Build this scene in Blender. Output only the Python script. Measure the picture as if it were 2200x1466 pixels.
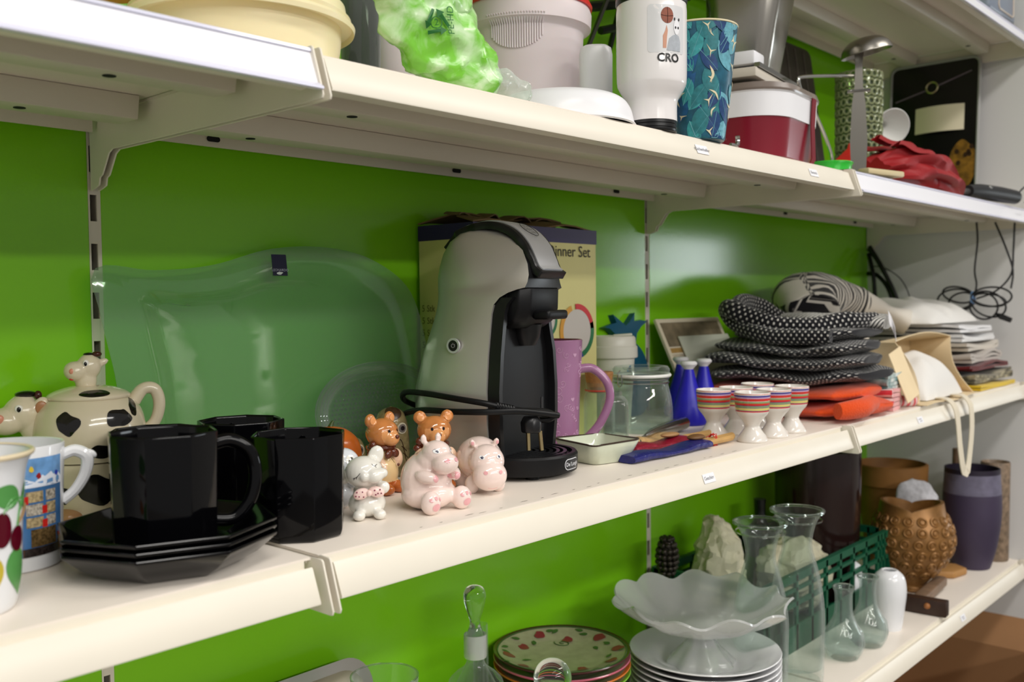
import bpy, bmesh, math, random
from mathutils import Vector, Matrix, Euler, noise
random.seed(7)
for o in list(bpy.data.objects): bpy.data.objects.remove(o)
SC = bpy.context.scene
COL = SC.collection
PI = math.pi

# ------------------------------------------------------------------ camera
F_PX = 2082.49
CAM = Vector((-0.4555, -0.9853, 0.1985))
YAW, PITCH, ROLL = 0.8364, 0.0407, -0.0117
fwd = Vector((math.sin(YAW)*math.cos(PITCH), math.cos(YAW)*math.cos(PITCH), -math.sin(PITCH)))
rgt = Vector((math.cos(YAW), -math.sin(YAW), 0))
upv = rgt.cross(fwd)
cr = rgt*math.cos(ROLL) + upv*math.sin(ROLL)
cu = -rgt*math.sin(ROLL) + upv*math.cos(ROLL)
cam = bpy.data.cameras.new('camera')
cam.sensor_width = 36.0
cam.lens = F_PX/2200*36.0
cam.clip_start = 0.02
cam.dof.use_dof = True
cam.dof.focus_distance = 1.03
cam.dof.aperture_fstop = 7.0
camo = bpy.data.objects.new('camera', cam)
COL.objects.link(camo)
m3 = Matrix((cr, cu, -fwd)).transposed()
camo.matrix_world = Matrix.Translation(CAM) @ m3.to_4x4()
SC.camera = camo

# ------------------------------------------------------------------ light
SC.view_settings.view_transform = 'Standard'
SC.view_settings.look = 'None'
SC.view_settings.gamma = 1.0
SC.view_settings.use_curve_mapping = False
SC.view_settings.exposure = 0.15
world = bpy.data.worlds.new('world'); SC.world = world
world.use_nodes = True
bg = world.node_tree.nodes['Background']
bg.inputs[0].default_value = (1.0, 0.97, 0.93, 1)
bg.inputs[1].default_value = 0.33

def area(name, loc, sx, sy, energy, col, target=None):
    l = bpy.data.lights.new(name, 'AREA')
    l.shape = 'RECTANGLE'; l.size = sx; l.size_y = sy
    l.energy = energy; l.color = col
    o = bpy.data.objects.new(name, l); COL.objects.link(o)
    o.location = loc
    if target is not None:
        o.rotation_euler = (Vector(target)-Vector(loc)).to_track_quat('-Z', 'Y').to_euler()
    return o
# three ceiling fluorescents running parallel to the shelves
area('ceiling_lamp_near', (-0.55, -1.35, 1.55), 1.3, 0.22, 15, (1.0, 0.965, 0.91))
area('ceiling_lamp_far', (1.5, -1.45, 1.55), 1.3, 0.22, 15, (1.0, 0.965, 0.91))
area('ceiling_lamp_aisle', (0.2, -2.9, 1.55), 2.6, 0.25, 44, (1.0, 0.97, 0.92))
area('ceiling_lamp_back', (-0.6, -4.6, 1.55), 3.0, 0.30, 125, (1.0, 0.97, 0.92))

# ------------------------------------------------------------------ helpers
def ray(x, y):
    return fwd + cr*((x-1100)/F_PX) - cu*((y-733)/F_PX)
def on(px, py, Z):
    d = ray(px, py); t = (Z-CAM.z)/d.z
    return CAM + d*t
def onY(px, py, Y):
    d = ray(px, py); t = (Y-CAM.y)/d.y
    return CAM + d*t
def onX(px, py, X):
    d = ray(px, py); t = (X-CAM.x)/d.x
    return CAM + d*t
def away(p, r):
    d = Vector((p.x-CAM.x, p.y-CAM.y, 0)).normalized()
    return p + d*r
def mpp(p):            # metres per photo pixel at a point
    return (Vector(p)-CAM).dot(fwd)/F_PX
def facing(p):         # rotation about Z that turns local -Y towards the camera
    return math.atan2(CAM.y-p[1], CAM.x-p[0]) + PI/2

MATS = {}
def lin(c):
    return tuple(((v/255.0)/12.92 if v/255.0 <= 0.04045 else ((v/255.0+0.055)/1.055)**2.4) for v in c)
def mat(name, col, rough=0.45, metal=0.0, trans=0.0, ior=1.45, coat=0.0, spec=0.5, alpha=1.0,
        bump=None, vary=None, sss=0.0, srgb=True, sheen=0.0):
    """bump=(scale,strength[,kind])  vary=(scale,amount)"""
    if name in MATS: return MATS[name]
    m = bpy.data.materials.new(name); m.use_nodes = True
    nt = m.node_tree; b = nt.nodes['Principled BSDF']
    c = lin(col) if srgb else col
    b.inputs['Base Color'].default_value = (*c, 1)
    b.inputs['Roughness'].default_value = rough
    b.inputs['Metallic'].default_value = metal
    b.inputs['Transmission Weight'].default_value = trans
    b.inputs['IOR'].default_value = ior
    b.inputs['Coat Weight'].default_value = coat
    b.inputs['Coat Roughness'].default_value = 0.06
    b.inputs['Specular IOR Level'].default_value = spec
    b.inputs['Alpha'].default_value = alpha
    if sheen: b.inputs['Sheen Weight'].default_value = sheen
    if sss:
        b.inputs['Subsurface Weight'].default_value = sss
        b.inputs['Subsurface Scale'].default_value = 0.01
    if bump or vary:
        tc = nt.nodes.new('ShaderNodeTexCoord')
    if vary:
        n = nt.nodes.new('ShaderNodeTexNoise'); n.inputs['Scale'].default_value = vary[0]
        n.inputs['Detail'].default_value = 4
        nt.links.new(tc.outputs['Object'], n.inputs['Vector'])
        mx = nt.nodes.new('ShaderNodeMix'); mx.data_type = 'RGBA'; mx.blend_type = 'MULTIPLY'
        r = nt.nodes.new('ShaderNodeMapRange')
        r.inputs['From Min'].default_value = 0.3; r.inputs['From Max'].default_value = 0.7
        r.inputs['To Min'].default_value = 1-vary[1]; r.inputs['To Max'].default_value = 1.0
        nt.links.new(n.outputs['Fac'], r.inputs['Value'])
        mx.inputs[0].default_value = 1.0
        mx.inputs[6].default_value = (*c, 1)
        nt.links.new(r.outputs['Result'], mx.inputs[7])
        nt.links.new(mx.outputs[2], b.inputs['Base Color'])
    if bump:
        kind = bump[2] if len(bump) > 2 else 'noise'
        if kind == 'voronoi':
            n = nt.nodes.new('ShaderNodeTexVoronoi'); out = n.outputs['Distance']
        elif kind == 'wave':
            n = nt.nodes.new('ShaderNodeTexWave'); out = n.outputs['Fac']; n.bands_direction = 'Z'
        else:
            n = nt.nodes.new('ShaderNodeTexNoise'); out = n.outputs['Fac']; n.inputs['Detail'].default_value = 3
        n.inputs['Scale'].default_value = bump[0]
        nt.links.new(tc.outputs['Object'], n.inputs['Vector'])
        bp = nt.nodes.new('ShaderNodeBump'); bp.inputs['Strength'].default_value = bump[1]
        bp.inputs['Distance'].default_value = 0.002
        nt.links.new(out, bp.inputs['Height'])
        nt.links.new(bp.outputs['Normal'], b.inputs['Normal'])
    MATS[name] = m
    return m
def glass(name, col=(255, 255, 255), rough=0.0, ior=1.48, tint=None):
    if name in MATS: return MATS[name]
    m = mat(name, col, rough=rough, trans=1.0, ior=ior)
    return m

def link(name, me, material=None, parent=None, loc=None, rot=None):
    o = bpy.data.objects.new(name, me); COL.objects.link(o)
    if material is not None:
        for mm in (material if isinstance(material, (list, tuple)) else [material]):
            me.materials.append(mm)
    if parent is not None: o.parent = parent
    if loc is not None: o.location = loc
    if rot is not None: o.rotation_euler = rot
    return o
def mesh(name, VF, smooth=35):
    V, F = VF[0], VF[1]
    me = bpy.data.meshes.new(name)
    me.from_pydata([tuple(v) for v in V], [], [tuple(f) for f in F])
    if len(VF) > 2 and VF[2] is not None:
        me.polygons.foreach_set('material_index', VF[2])
    if len(VF) > 3 and VF[3] is not None:      # per-vertex uv
        uvl = me.uv_layers.new(name='UVMap')
        uv = VF[3]
        for l in me.loops: uvl.data[l.index].uv = uv[l.vertex_index]
    me.validate(); me.update()
    if smooth:
        me.shade_smooth()
        me.set_sharp_from_angle(angle=math.radians(smooth))
    return me
def obj(name, VF, material, parent=None, loc=None, rot=None, smooth=35, label=None):
    o = link(name, mesh(name, VF, smooth), material, parent, loc, rot)
    if label: o['label'] = label
    return o
def tag(o, label, cat, group=None):
    o['label'] = label; o['category'] = cat
    if group: o['group'] = group
    return o
def thing(name, label, cat, loc=(0, 0, 0), rotz=0.0, group=None):
    o = bpy.data.objects.new(name, None); COL.objects.link(o)
    o.empty_display_size = 0.03
    o.location = loc; o.rotation_euler = (0, 0, rotz) if not isinstance(rotz, (tuple, list)) else rotz
    return tag(o, label, cat, group)
def dup(root, loc=None, rotz=None, label=None):
    r = root.copy(); COL.objects.link(r)
    if loc is not None: r.location = loc
    if rotz is not None: r.rotation_euler = (0, 0, rotz)
    if label: r['label'] = label
    for ch in [c for c in bpy.data.objects if c.parent == root]:
        c = ch.copy(); COL.objects.link(c); c.parent = r
        for g in [c2 for c2 in bpy.data.objects if c2.parent == ch]:
            d = g.copy(); COL.objects.link(d); d.parent = c
    return r
def structure(o):
    o['kind'] = 'structure'; return o

def join(*parts):
    V, F, M = [], [], []
    for p in parts:
        n = len(V)
        V += [Vector(v) for v in p[0]]
        F += [tuple(i+n for i in f) for f in p[1]]
        M += list(p[2]) if len(p) > 2 and p[2] is not None else [0]*len(p[1])
    return V, F, M
def T(VF, loc=(0, 0, 0), rot=(0, 0, 0), sc=(1, 1, 1)):
    if not isinstance(sc, (tuple, list)): sc = (sc,)*3
    m = Matrix.Translation(Vector(loc)) @ Euler(rot).to_matrix().to_4x4() @ Matrix.Diagonal((*sc, 1))
    return ([m @ Vector(v) for v in VF[0]],) + tuple(VF[1:])
def setmat(VF, i): return (VF[0], VF[1], [i]*len(VF[1]))
def from_bm(bm):
    bm.verts.index_update()
    V = [v.co.copy() for v in bm.verts]; F = [[v.index for v in f.verts] for f in bm.faces]
    bm.free(); return V, F
def box(x0, x1, y0, y1, z0, z1, bev=0.0, seg=2):
    V = [(x0, y0, z0), (x1, y0, z0), (x1, y1, z0), (x0, y1, z0), (x0, y0, z1), (x1, y0, z1), (x1, y1, z1), (x0, y1, z1)]
    F = [(3, 2, 1, 0), (4, 5, 6, 7), (0, 1, 5, 4), (1, 2, 6, 5), (2, 3, 7, 6), (3, 0, 4, 7)]
    if not bev: return [Vector(v) for v in V], F
    return bevel((V, F), bev, seg)
def bevel(VF, bev, seg=2, ang=30):
    bm = bmesh.new()
    vs = [bm.verts.new(v) for v in VF[0]]
    for f in VF[1]:
        try: bm.faces.new([vs[i] for i in f])
        except ValueError: pass
    bm.normal_update()
    es = [e for e in bm.edges if len(e.link_faces) == 2 and e.calc_face_angle(0) > math.radians(ang)]
    bmesh.ops.bevel(bm, geom=es, offset=bev, segments=seg, affect='EDGES', profile=0.5, clamp_overlap=True)
    return from_bm(bm)
def prism(poly, a, b, axis='z'):
    """extrude a 2-d polygon; axis x: (y,z)  y: (x,z)  z: (x,y)"""
    def p3(p, h):
        return {'z': (p[0], p[1], h), 'x': (h, p[0], p[1]), 'y': (p[0], h, p[1])}[axis]
    n = len(poly)
    V = [Vector(p3(p, a)) for p in poly] + [Vector(p3(p, b)) for p in poly]
    F = [tuple(range(n))[::-1], tuple(range(n, 2*n))] + [(i, (i+1) % n, n+(i+1) % n, n+i) for i in range(n)]
    bm = bmesh.new()
    vs = [bm.verts.new(v) for v in V]
    for f in F: bm.faces.new([vs[i] for i in f])
    bmesh.ops.recalc_face_normals(bm, faces=bm.faces)
    return from_bm(bm)
def lathe(prof, n=48, mats=None, sx=1.0, sy=1.0):
    """prof: (r,z) list; r == 0 closes. mats: material index per profile segment"""
    V, F, M = [], [], []
    rings = []
    for r, z in prof:
        if r <= 1e-7:
            rings.append([len(V)]); V.append(Vector((0, 0, z)))
        else:
            rings.append(list(range(len(V), len(V)+n)))
            for k in range(n):
                a = 2*PI*k/n; V.append(Vector((r*math.cos(a)*sx, r*math.sin(a)*sy, z)))
    for i in range(len(rings)-1):
        A, B = rings[i], rings[i+1]
        mi = mats[i] if mats else 0
        for k in range(n):
            k2 = (k+1) % n
            if len(A) == 1 and len(B) == 1: continue
            if len(A) == 1: F.append((A[0], B[k2], B[k])[::-1])
            elif len(B) == 1: F.append((A[k], A[k2], B[0]))
            else: F.append((A[k], A[k2], B[k2], B[k]))
            M.append(mi)
    return V, F, M
def smooth_prof(pts, k=6):
    return [(max(p.x, 0), p.y) for p in catmull([Vector((a, b, 0)) for a, b in pts], k)]
def catmull(P, k=8, closed=False):
    P = [Vector(p) for p in P]; n = len(P); out = []
    rng = n if closed else n-1
    for i in range(rng):
        if closed: a, b, c, d = P[(i-1) % n], P[i], P[(i+1) % n], P[(i+2) % n]
        else: a, b, c, d = P[max(i-1, 0)], P[i], P[i+1], P[min(i+2, n-1)]
        for j in range(k):
            t = j/k
            out.append(0.5*((2*b)+(c-a)*t+(2*a-5*b+4*c-d)*t*t+(3*b-a-3*c+d)*t**3))
    if not closed: out.append(P[-1].copy())
    return out
def tube(P, r, n=10, closed=False, flat=1.0, cap=True):
    """r number or list; flat squeezes the second axis"""
    P = [Vector(p) for p in P]; N = len(P)
    R = r if isinstance(r, (list, tuple)) else [r]*N
    if len(R) != N: R = [R[min(int(i/(N-1)*(len(R)-1)), len(R)-2)]*(1-((i/(N-1)*(len(R)-1)) % 1 if i < N-1 else 1)) +
                         R[min(int(i/(N-1)*(len(R)-1)), len(R)-2)+1]*((i/(N-1)*(len(R)-1)) % 1 if i < N-1 else 1) for i in range(N)]
    V, F = [], []
    t0 = (P[1]-P[0]).normalized()
    nrm = t0.orthogonal().normalized()
    if abs(t0.z) < 0.9:
        nrm = (Vector((0, 0, 1))-t0*t0.z).normalized()
    for i in range(N):
        if closed: t = (P[(i+1) % N]-P[i-1]).normalized()
        else: t = (P[min(i+1, N-1)]-P[max(i-1, 0)]).normalized()
        nrm = (nrm-t*nrm.dot(t)).normalized(); bn = t.cross(nrm)
        for k in range(n):
            a = 2*PI*k/n
            V.append(P[i]+nrm*(math.cos(a)*R[i])+bn*(math.sin(a)*R[i]*flat))
    for i in range(N if closed else N-1):
        j = (i+1) % N
        for k in range(n):
            k2 = (k+1) % n
            F.append((i*n+k, i*n+k2, j*n+k2, j*n+k))
    if cap and not closed:
        F.append(tuple(range(n))[::-1]); F.append(tuple((N-1)*n+k for k in range(n)))
    return V, F
def ball(c, r, rot=(0, 0, 0), n=20, m=12):
    if not isinstance(r, (tuple, list)): r = (r, r, r)
    prof = [(math.sin(PI*i/m), -math.cos(PI*i/m)) for i in range(m+1)]
    prof[0] = (0, -1); prof[-1] = (0, 1)
    VF = lathe(prof, n)
    return T((VF[0], VF[1]), c, rot, r)
def loft(rings, cap=True):
    n = len(rings[0]); V = [Vector(v) for r in rings for v in r]; F = []
    for i in range(len(rings)-1):
        for k in range(n):
            k2 = (k+1) % n
            F.append((i*n+k, i*n+k2, (i+1)*n+k2, (i+1)*n+k))
    if cap:
        F.append(tuple(range(n))[::-1]); F.append(tuple((len(rings)-1)*n+k for k in range(n)))
    return V, F
def rrect(w, d, r, seg=5):
    """rounded rectangle outline (ccw), centred"""
    pts = []
    for cx, cy, a0 in ((w/2-r, d/2-r, 0), (-w/2+r, d/2-r, 90), (-w/2+r, -d/2+r, 180), (w/2-r, -d/2+r, 270)):
        for i in range(seg+1):
            a = math.radians(a0+90*i/seg); pts.append((cx+r*math.cos(a), cy+r*math.sin(a)))
    return pts
def rr_loft(levels, seg=5, cap=True):
    """levels: (w,d,r,z)"""
    return loft([[(x, y, z) for x, y in rrect(w, d, r, seg)] for w, d, r, z in levels], cap)
def grid(fn, nu, nv, closed_u=False, thick=None):
    V, UV, F = [], [], []
    for j in range(nv+1):
        for i in range(nu+(0 if closed_u else 1)):
            u, v = i/nu, j/nv
            V.append(Vector(fn(u, v))); UV.append((u, v))
    w = nu+(0 if closed_u else 1)
    for j in range(nv):
        for i in range(nu):
            i2 = (i+1) % w if closed_u else i+1
            F.append((j*w+i, j*w+i2, (j+1)*w+i2, (j+1)*w+i))
    return V, F, None, UV
def solid(VF, th):
    """thicken an open sheet along its vertex normals"""
    V = [Vector(v) for v in VF[0]]; F = VF[1]
    N = [Vector() for _ in V]; edges = {}
    for f in F:
        a, b, c = V[f[0]], V[f[1]], V[f[2]]
        nn = (b-a).cross(c-a)
        for i in f: N[i] += nn
        for i in range(len(f)):
            e = (f[i], f[(i+1) % len(f)]); edges[e] = edges.get(e, 0)+1
    n = len(V)
    V2 = V+[v-(N[i].normalized()*th if N[i].length > 0 else Vector()) for i, v in enumerate(V)]
    F2 = [tuple(f) for f in F]+[tuple(n+i for i in f)[::-1] for f in F]
    for (a, b) in edges:
        if (b, a) not in edges: F2.append((b, a, n+a, n+b))
    M = None
    if len(VF) > 2 and VF[2]: M = list(VF[2])*2+[0]*(len(F2)-2*len(F))
    UV = VF[3]*2 if len(VF) > 3 and VF[3] else None
    return V2, F2, M, UV
def blob(balls, vox=0.0025, smooth=6, cut_z=None):
    """fuse ellipsoids / shapes into one continuous skin"""
    VF = join(*balls)
    me = mesh('tmp', VF, 0)
    o = bpy.data.objects.new('tmp', me); COL.objects.link(o)
    r = o.modifiers.new('r', 'REMESH'); r.mode = 'VOXEL'; r.voxel_size = vox
    s = o.modifiers.new('s', 'SMOOTH'); s.factor = 0.5; s.iterations = smooth
    dg = bpy.context.evaluated_depsgraph_get()
    ev = o.evaluated_get(dg).to_mesh()
    V = [v.co.copy() for v in ev.vertices]; F = [tuple(p.vertices) for p in ev.polygons]
    bpy.data.objects.remove(o); bpy.data.meshes.remove(me)
    if cut_z is not None:
        for v in V:
            if v.z < cut_z: v.z = cut_z
    return V, F
def text(s, size, extrude=0.0, align='CENTER', bold=0.0):
    cu_ = bpy.data.curves.new('t', 'FONT'); cu_.body = s; cu_.size = size
    cu_.align_x = align; cu_.align_y = 'CENTER'; cu_.extrude = extrude; cu_.offset = bold
    cu_.resolution_u = 3
    o = bpy.data.objects.new('t', cu_); COL.objects.link(o)
    dg = bpy.context.evaluated_depsgraph_get()
    ev = o.evaluated_get(dg).to_mesh()
    V = [v.co.copy() for v in ev.vertices]; F = [tuple(p.vertices) for p in ev.polygons]
    bpy.data.objects.remove(o); bpy.data.curves.remove(cu_)
    return V, F
def fan(poly, rings=4):
    """star-shaped 2-d outline filled with concentric rings -> bendable flat patch"""
    n = len(poly); per = sum(math.dist(poly[i][:2], poly[i-1][:2]) for i in range(n)); dn = []
    for i in range(n):
        p, q = poly[i], poly[(i+1) % n]; k = max(1, int(math.dist(p[:2], q[:2])/(per/26)))
        dn += [(p[0]+(q[0]-p[0])*j/k, p[1]+(q[1]-p[1])*j/k) for j in range(k)]
    poly = dn
    n = len(poly); c = Vector((sum(p[0] for p in poly)/n, sum(p[1] for p in poly)/n, 0))
    V = [c]; F = []
    for j in range(1, rings+1):
        for p in poly: V.append(c+(Vector((p[0], p[1], 0))-c)*(j/rings))
    for k in range(n): F.append((0, 1+k, 1+(k+1) % n))
    for j in range(rings-1):
        a = 1+j*n; b = a+n
        for k in range(n):
            F.append((a+k, b+k, b+(k+1) % n, a+(k+1) % n))
    return V, F
def blobpoly(rx, ry, n=24, wob=0.2, seed=0):
    rnd = random.Random(seed); ph = [rnd.uniform(0, 6.28) for _ in range(4)]
    return [((rx*(1+wob*math.sin(2*a+ph[0])*.5+wob*math.sin(3*a+ph[1])*.6))*math.cos(a),
             (ry*(1+wob*math.sin(2*a+ph[2])*.4+wob*math.sin(4*a+ph[3])*.4))*math.sin(a)) for a in [2*PI*k/n for k in range(n)]]
def ell(rx, ry, n=20): return [(rx*math.cos(2*PI*k/n), ry*math.sin(2*PI*k/n)) for k in range(n)]
def wrap(VF, rfun, th0, off=0.0004, sx=1.0, sy=1.0):
    """lay a flat (u,v) patch on a surface of revolution: u metres along the girth, v height; th0 angle of u=0"""
    out = []
    for v in VF[0]:
        r = rfun(v.y); a = th0+v.x/max(r, 1e-4)
        rr = r+off+v.z
        out.append(Vector((rr*math.cos(a)*sx, rr*math.sin(a)*sy, v.y)))
    return (out,)+tuple(VF[1:])
def proffun(prof):
    """radius as a function of height along an outer profile"""
    P = sorted([(z, r) for r, z in prof])
    def f(z):
        if z <= P[0][0]: return P[0][1]
        for (z0, r0), (z1, r1) in zip(P, P[1:]):
            if z <= z1: return r0+(r1-r0)*((z-z0)/(z1-z0) if z1 > z0 else 0)
        return P[-1][1]
    return f
def stick(VF, target, direction, off=0.0003):
    """project a patch on a mesh (V,F) along a direction"""
    from mathutils.bvhtree import BVHTree
    bvh = BVHTree.FromPolygons([tuple(v) for v in target[0]], [tuple(f) for f in target[1]])
    d = Vector(direction).normalized(); out = []
    for v in VF[0]:
        h = bvh.ray_cast(Vector(v)-d*0.3, d)
        if h[0] is not None: out.append(h[0]-d*off+h[1]*off)
        else:
            q = bvh.find_nearest(Vector(v)); out.append(q[0]+q[1]*off)
    return (out,)+tuple(VF[1:])
# ------------------------------------------------------------------ materials of the shelving
CREAM = mat('cream_paint', (236, 229, 214), rough=0.38, vary=(9, 0.05))
CREAM2 = mat('cream_metal', (220, 213, 198), rough=0.45)
SHELFTOP = mat('shelf_top_paint', (238, 228, 216), rough=0.3, vary=(6, 0.05))
GREEN = mat('green_gloss', (128, 202, 26), rough=0.17, bump=(220, 0.05))
WHITEW = mat('white_wall', (224, 223, 222), rough=0.5)
DARK = mat('slot_dark', (14, 15, 20), rough=0.8)
PAPER = mat('paper_white', (240, 240, 244), rough=0.6)
INK = mat('ink_grey', (70, 72, 80), rough=0.6)
CLEARP = mat('clear_plastic', (235, 236, 255), rough=0.08, trans=0.9, ior=1.3)

ZS = {'upper': 0.784, 'top': 0.394, 'mid': 0.0, 'low': -0.414}
# ------------------------------------------------------------------ setting
wb = structure(obj('wall_back', box(-1.6, 2.6, 0.05, 0.12, -1.25, 1.5), WHITEW))
for i in range(3):
    structure(obj('back_panel', box(-1+i+0.0065, i-0.0065, 0.0, 0.012, -1.2, 1.4, 0.0008, 1), GREEN, wb))
structure(obj('wall_right', box(1.992, 2.012, -0.42, 0.05, -1.25, 1.5, 0.002, 1), WHITEW))
structure(obj('floor', box(-4, 5, -5, 0.12, -1.3, -1.25), mat('floor_lino', (110, 104, 96), rough=0.35, vary=(3, .15))))
# far wall of the room with a daylight window, mirrored in the glossy green panels
structure(obj('wall_far', box(4.6, 4.7, -5, 0.12, -1.25, 1.6), mat('far_wall', (200, 198, 194), rough=0.7)))
WIN = mat('window_daylight', (255, 255, 255))
_b = WIN.node_tree.nodes['Principled BSDF']
_b.inputs['Emission Color'].default_value = (0.86, 0.95, 1.0, 1); _b.inputs['Emission Strength'].default_value = 6.5
wy0, wy1, wz0, wz1 = -2.50, -1.62, .03, .62
wn = structure(obj('window_1', join(box(4.57, 4.6, wy0-.06, wy1+.06, wz0-.06, wz0), box(4.57, 4.6, wy0-.06, wy1+.06, wz1, wz1+.06), box(4.57, 4.6, wy0-.06, wy0, wz0, wz1), box(4.57, 4.6, wy1, wy1+.06, wz0, wz1)), CREAM2))
structure(obj('window_pane', box(4.585, 4.592, wy0, wy1, wz0, wz1), WIN, wn))

# uprights: slotted posts between the panels
for i in range(3):
    X = i*1.0 if i < 2 else 1.985
    t = thing('shelving_upright', ['cream slotted shelving upright behind the cow teapot', 'cream slotted shelving upright between the pineapple board and the leaning magazines',
                            'cream slotted shelving upright at the white end panel'][i], 'upright', (X, 0, -1.2))
    parts = [box(-.0065, -.0045, .0005, .003, 0, 2.6), box(.0025, .0065, .0005, .003, 0, 2.6), box(-.0065, -.005, .003, .03, 0, 2.6), box(.005, .0065, .003, .03, 0, 2.6)]
    for k in range(52):
        z = 0.0128+k*0.05
        parts.append(box(-.0046, .0026, .0005, .003, z, z+.023))
    obj('post', join(*parts), CREAM2, t, smooth=0)
    obj('channel', box(-.005, .005, .02, .028, 0, 2.6), DARK, t, smooth=0)

def shelf_rail_profile():
    pts = [(-.002, 0), (-.3600, 0), (-.3618, -.0012), (-.3622, -.009), (-.3700, -.0095), (-.3705, -.0062), (-.3719, -.0050), (-.3732, -.0062), (-.3829, -.0306), (-.3826, -.0322), (-.3806, -.0326),
           (-.3700, -.0335), (-.3690, -.0320), (-.378, -.0300), (-.3712, -.0110), (-.360, -.0105), (-.3598, -.0022), (-.002, -.0022)]
    return pts
def shelf(level, i, label, strip=False):
    Z = ZS[level]; x0 = -1+i+.004; x1 = i-.004
    t = thing('shelf_board', label, 'shelf', (x0, 0, Z), 0, 'shelf boards of the green unit')
    L = x1-x0-(0.018 if i == 2 else 0)
    obj('board', prism([(-.002, 0), (-.3600, 0), (-.3616, -.0006), (-.3618, -.0022), (-.002, -.0022)], 0, L, 'x'), SHELFTOP, t)
    obj('fascia', prism([(-.3618, -.0022), (-.3622, -.009), (-.3700, -.0095), (-.3705, -.0062), (-.3719, -.0050), (-.3732, -.0062), (-.3829, -.0306), (-.3826, -.0322), (-.3806, -.0326), (-.3700, -.0335), (-.3690, -.0320),
                         (-.378, -.0300), (-.3712, -.0110), (-.3605, -.0105), (-.3600, -.0022)], .006, L-.006, 'x'), CREAM, t)
    # hat-shaped stiffeners below, ending short of the brackets
    for (ya, yb) in ((-.291, -.262), (-.128, -.093)):
        s = obj('stiffener', bevel(prism([(ya-.004, -.0024), (ya, -.024), (yb, -.024), (yb+.004, -.0024)], .012, L-.012, 'x'), .0012, 2), CREAM2, t)
        for xx in (.11, L-.11):
            obj('bolt_hole', T(lathe([(0, -.0003), (.005, -.0003), (.005, .0003), (0, .0003)], 16), (xx, (ya+yb)/2, -.0243)), DARK, s)
    fl = obj('back_flange', box(.006, L-.006, -.022, -.0196, -.0215, -.0022), CREAM2, t)
    for xx in (.12, L/2, L-.12):
        obj('slot', T(prism(rrect(.016, .006, .003), 0, .001, 'z'), (xx, -.0226, -.013), (PI/2, 0, 0)), DARK, fl)
    if strip:
        sp = obj('price_rail', prism([(-.3722, -.0022), (-.3745, -.0028), (-.3850, -.0306), (-.3900, -.0335), (-.3900, -.0350), (-.3838, -.0345), (-.3720, -.0040)], .002, L+.000, 'x'),
                 mat('price_rail_white', (246, 246, 252), rough=0.15), t, label='white price rail clipped over the front')
        obj('rail_lip', prism([(-.3740, -.0008), (-.3762, -.0018), (-.3768, -.004), (-.3752, -.0045)], .002, L, 'x'), mat('rail_edge', (222, 222, 240), rough=.1), sp)
        obj('rail_lip', prism([(-.3855, -.0292), (-.3910, -.0325), (-.3915, -.0345), (-.3860, -.0320)], .002, L, 'x'), mat('rail_edge', (222, 222, 240), rough=.1), sp)
    return t
def bracket(level, X, label):
    Z = ZS[level]
    t = thing('shelf_bracket', label, 'bracket', (X, 0, Z), 0, 'shelf brackets')
    poly = [(-.002, -.003), (-.362, -.003), (-.3635, .0005), (-.376, .0005), (-.378, -.001), (-.3900, -.038), (-.3890, -.041), (-.3860, -.0415), (-.051, -.0405), (-.043, -.0440), (-.028, -.064), (-.0225, -.066), (-.0205, -.0735), (-.012, -.076), (-.002, -.078)]
    for dx, nm in ((-.0036, 'plate'), (.0036, 'plate')):
        obj(nm, bevel(prism(poly, dx-.0009, dx+.0009, 'x'), .0004, 1), CREAM, t)
    obj('top_strip', box(-.0062, .0062, -.358, -.004, -.0050, -.0027), CREAM2, t, smooth=0)
    obj('web', box(-.0028, .0028, -.30, -.28, -.032, -.006), CREAM2, t, smooth=0)
    return t
NM = {'upper': 'highest shelf', 'top': 'kitchenware shelf', 'mid': 'coffee machine shelf', 'low': 'glassware shelf'}
BAY = ['teapot bay', 'coffee machine bay', 'towel bay']
for lv in ('upper', 'top', 'mid', 'low'):
    for i in range(3):
        if lv == 'low' and i == 0: pass
        shelf(lv, i, 'cream metal shelf board, %s, %s' % (NM[lv], BAY[i]), strip=(lv in ('top', 'upper') and i in (0, 2)))
    for X, w in ((0.0, 'between the teapot bay and the machine bay'), (1.0, 'between the machine bay and the towel bay'), (1.9845, 'against the white end panel')):
        bracket(lv, X, 'cream steel bracket of the %s %s' % (NM[lv], w))
# dark scuffs worn into the front edge of the machine bay board
mb = [o for o in bpy.data.objects if o.get('label') == 'cream metal shelf board, coffee machine shelf, coffee machine bay'][0]
SCUFF = mat('scuff_dark', (96, 84, 70), rough=.7); rnd = random.Random(4)
for k in range(22):
    x = .12+.026*k+rnd.uniform(-.008, .008); L_ = rnd.uniform(.003, .014); y = -.3545+rnd.uniform(-.003, .003)
    obj('scuff', T((fan(blobpoly(L_/2, .0005, 10, .3, k), 2)), (x, y, .00015)), SCUFF, mb, smooth=0)
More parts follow.
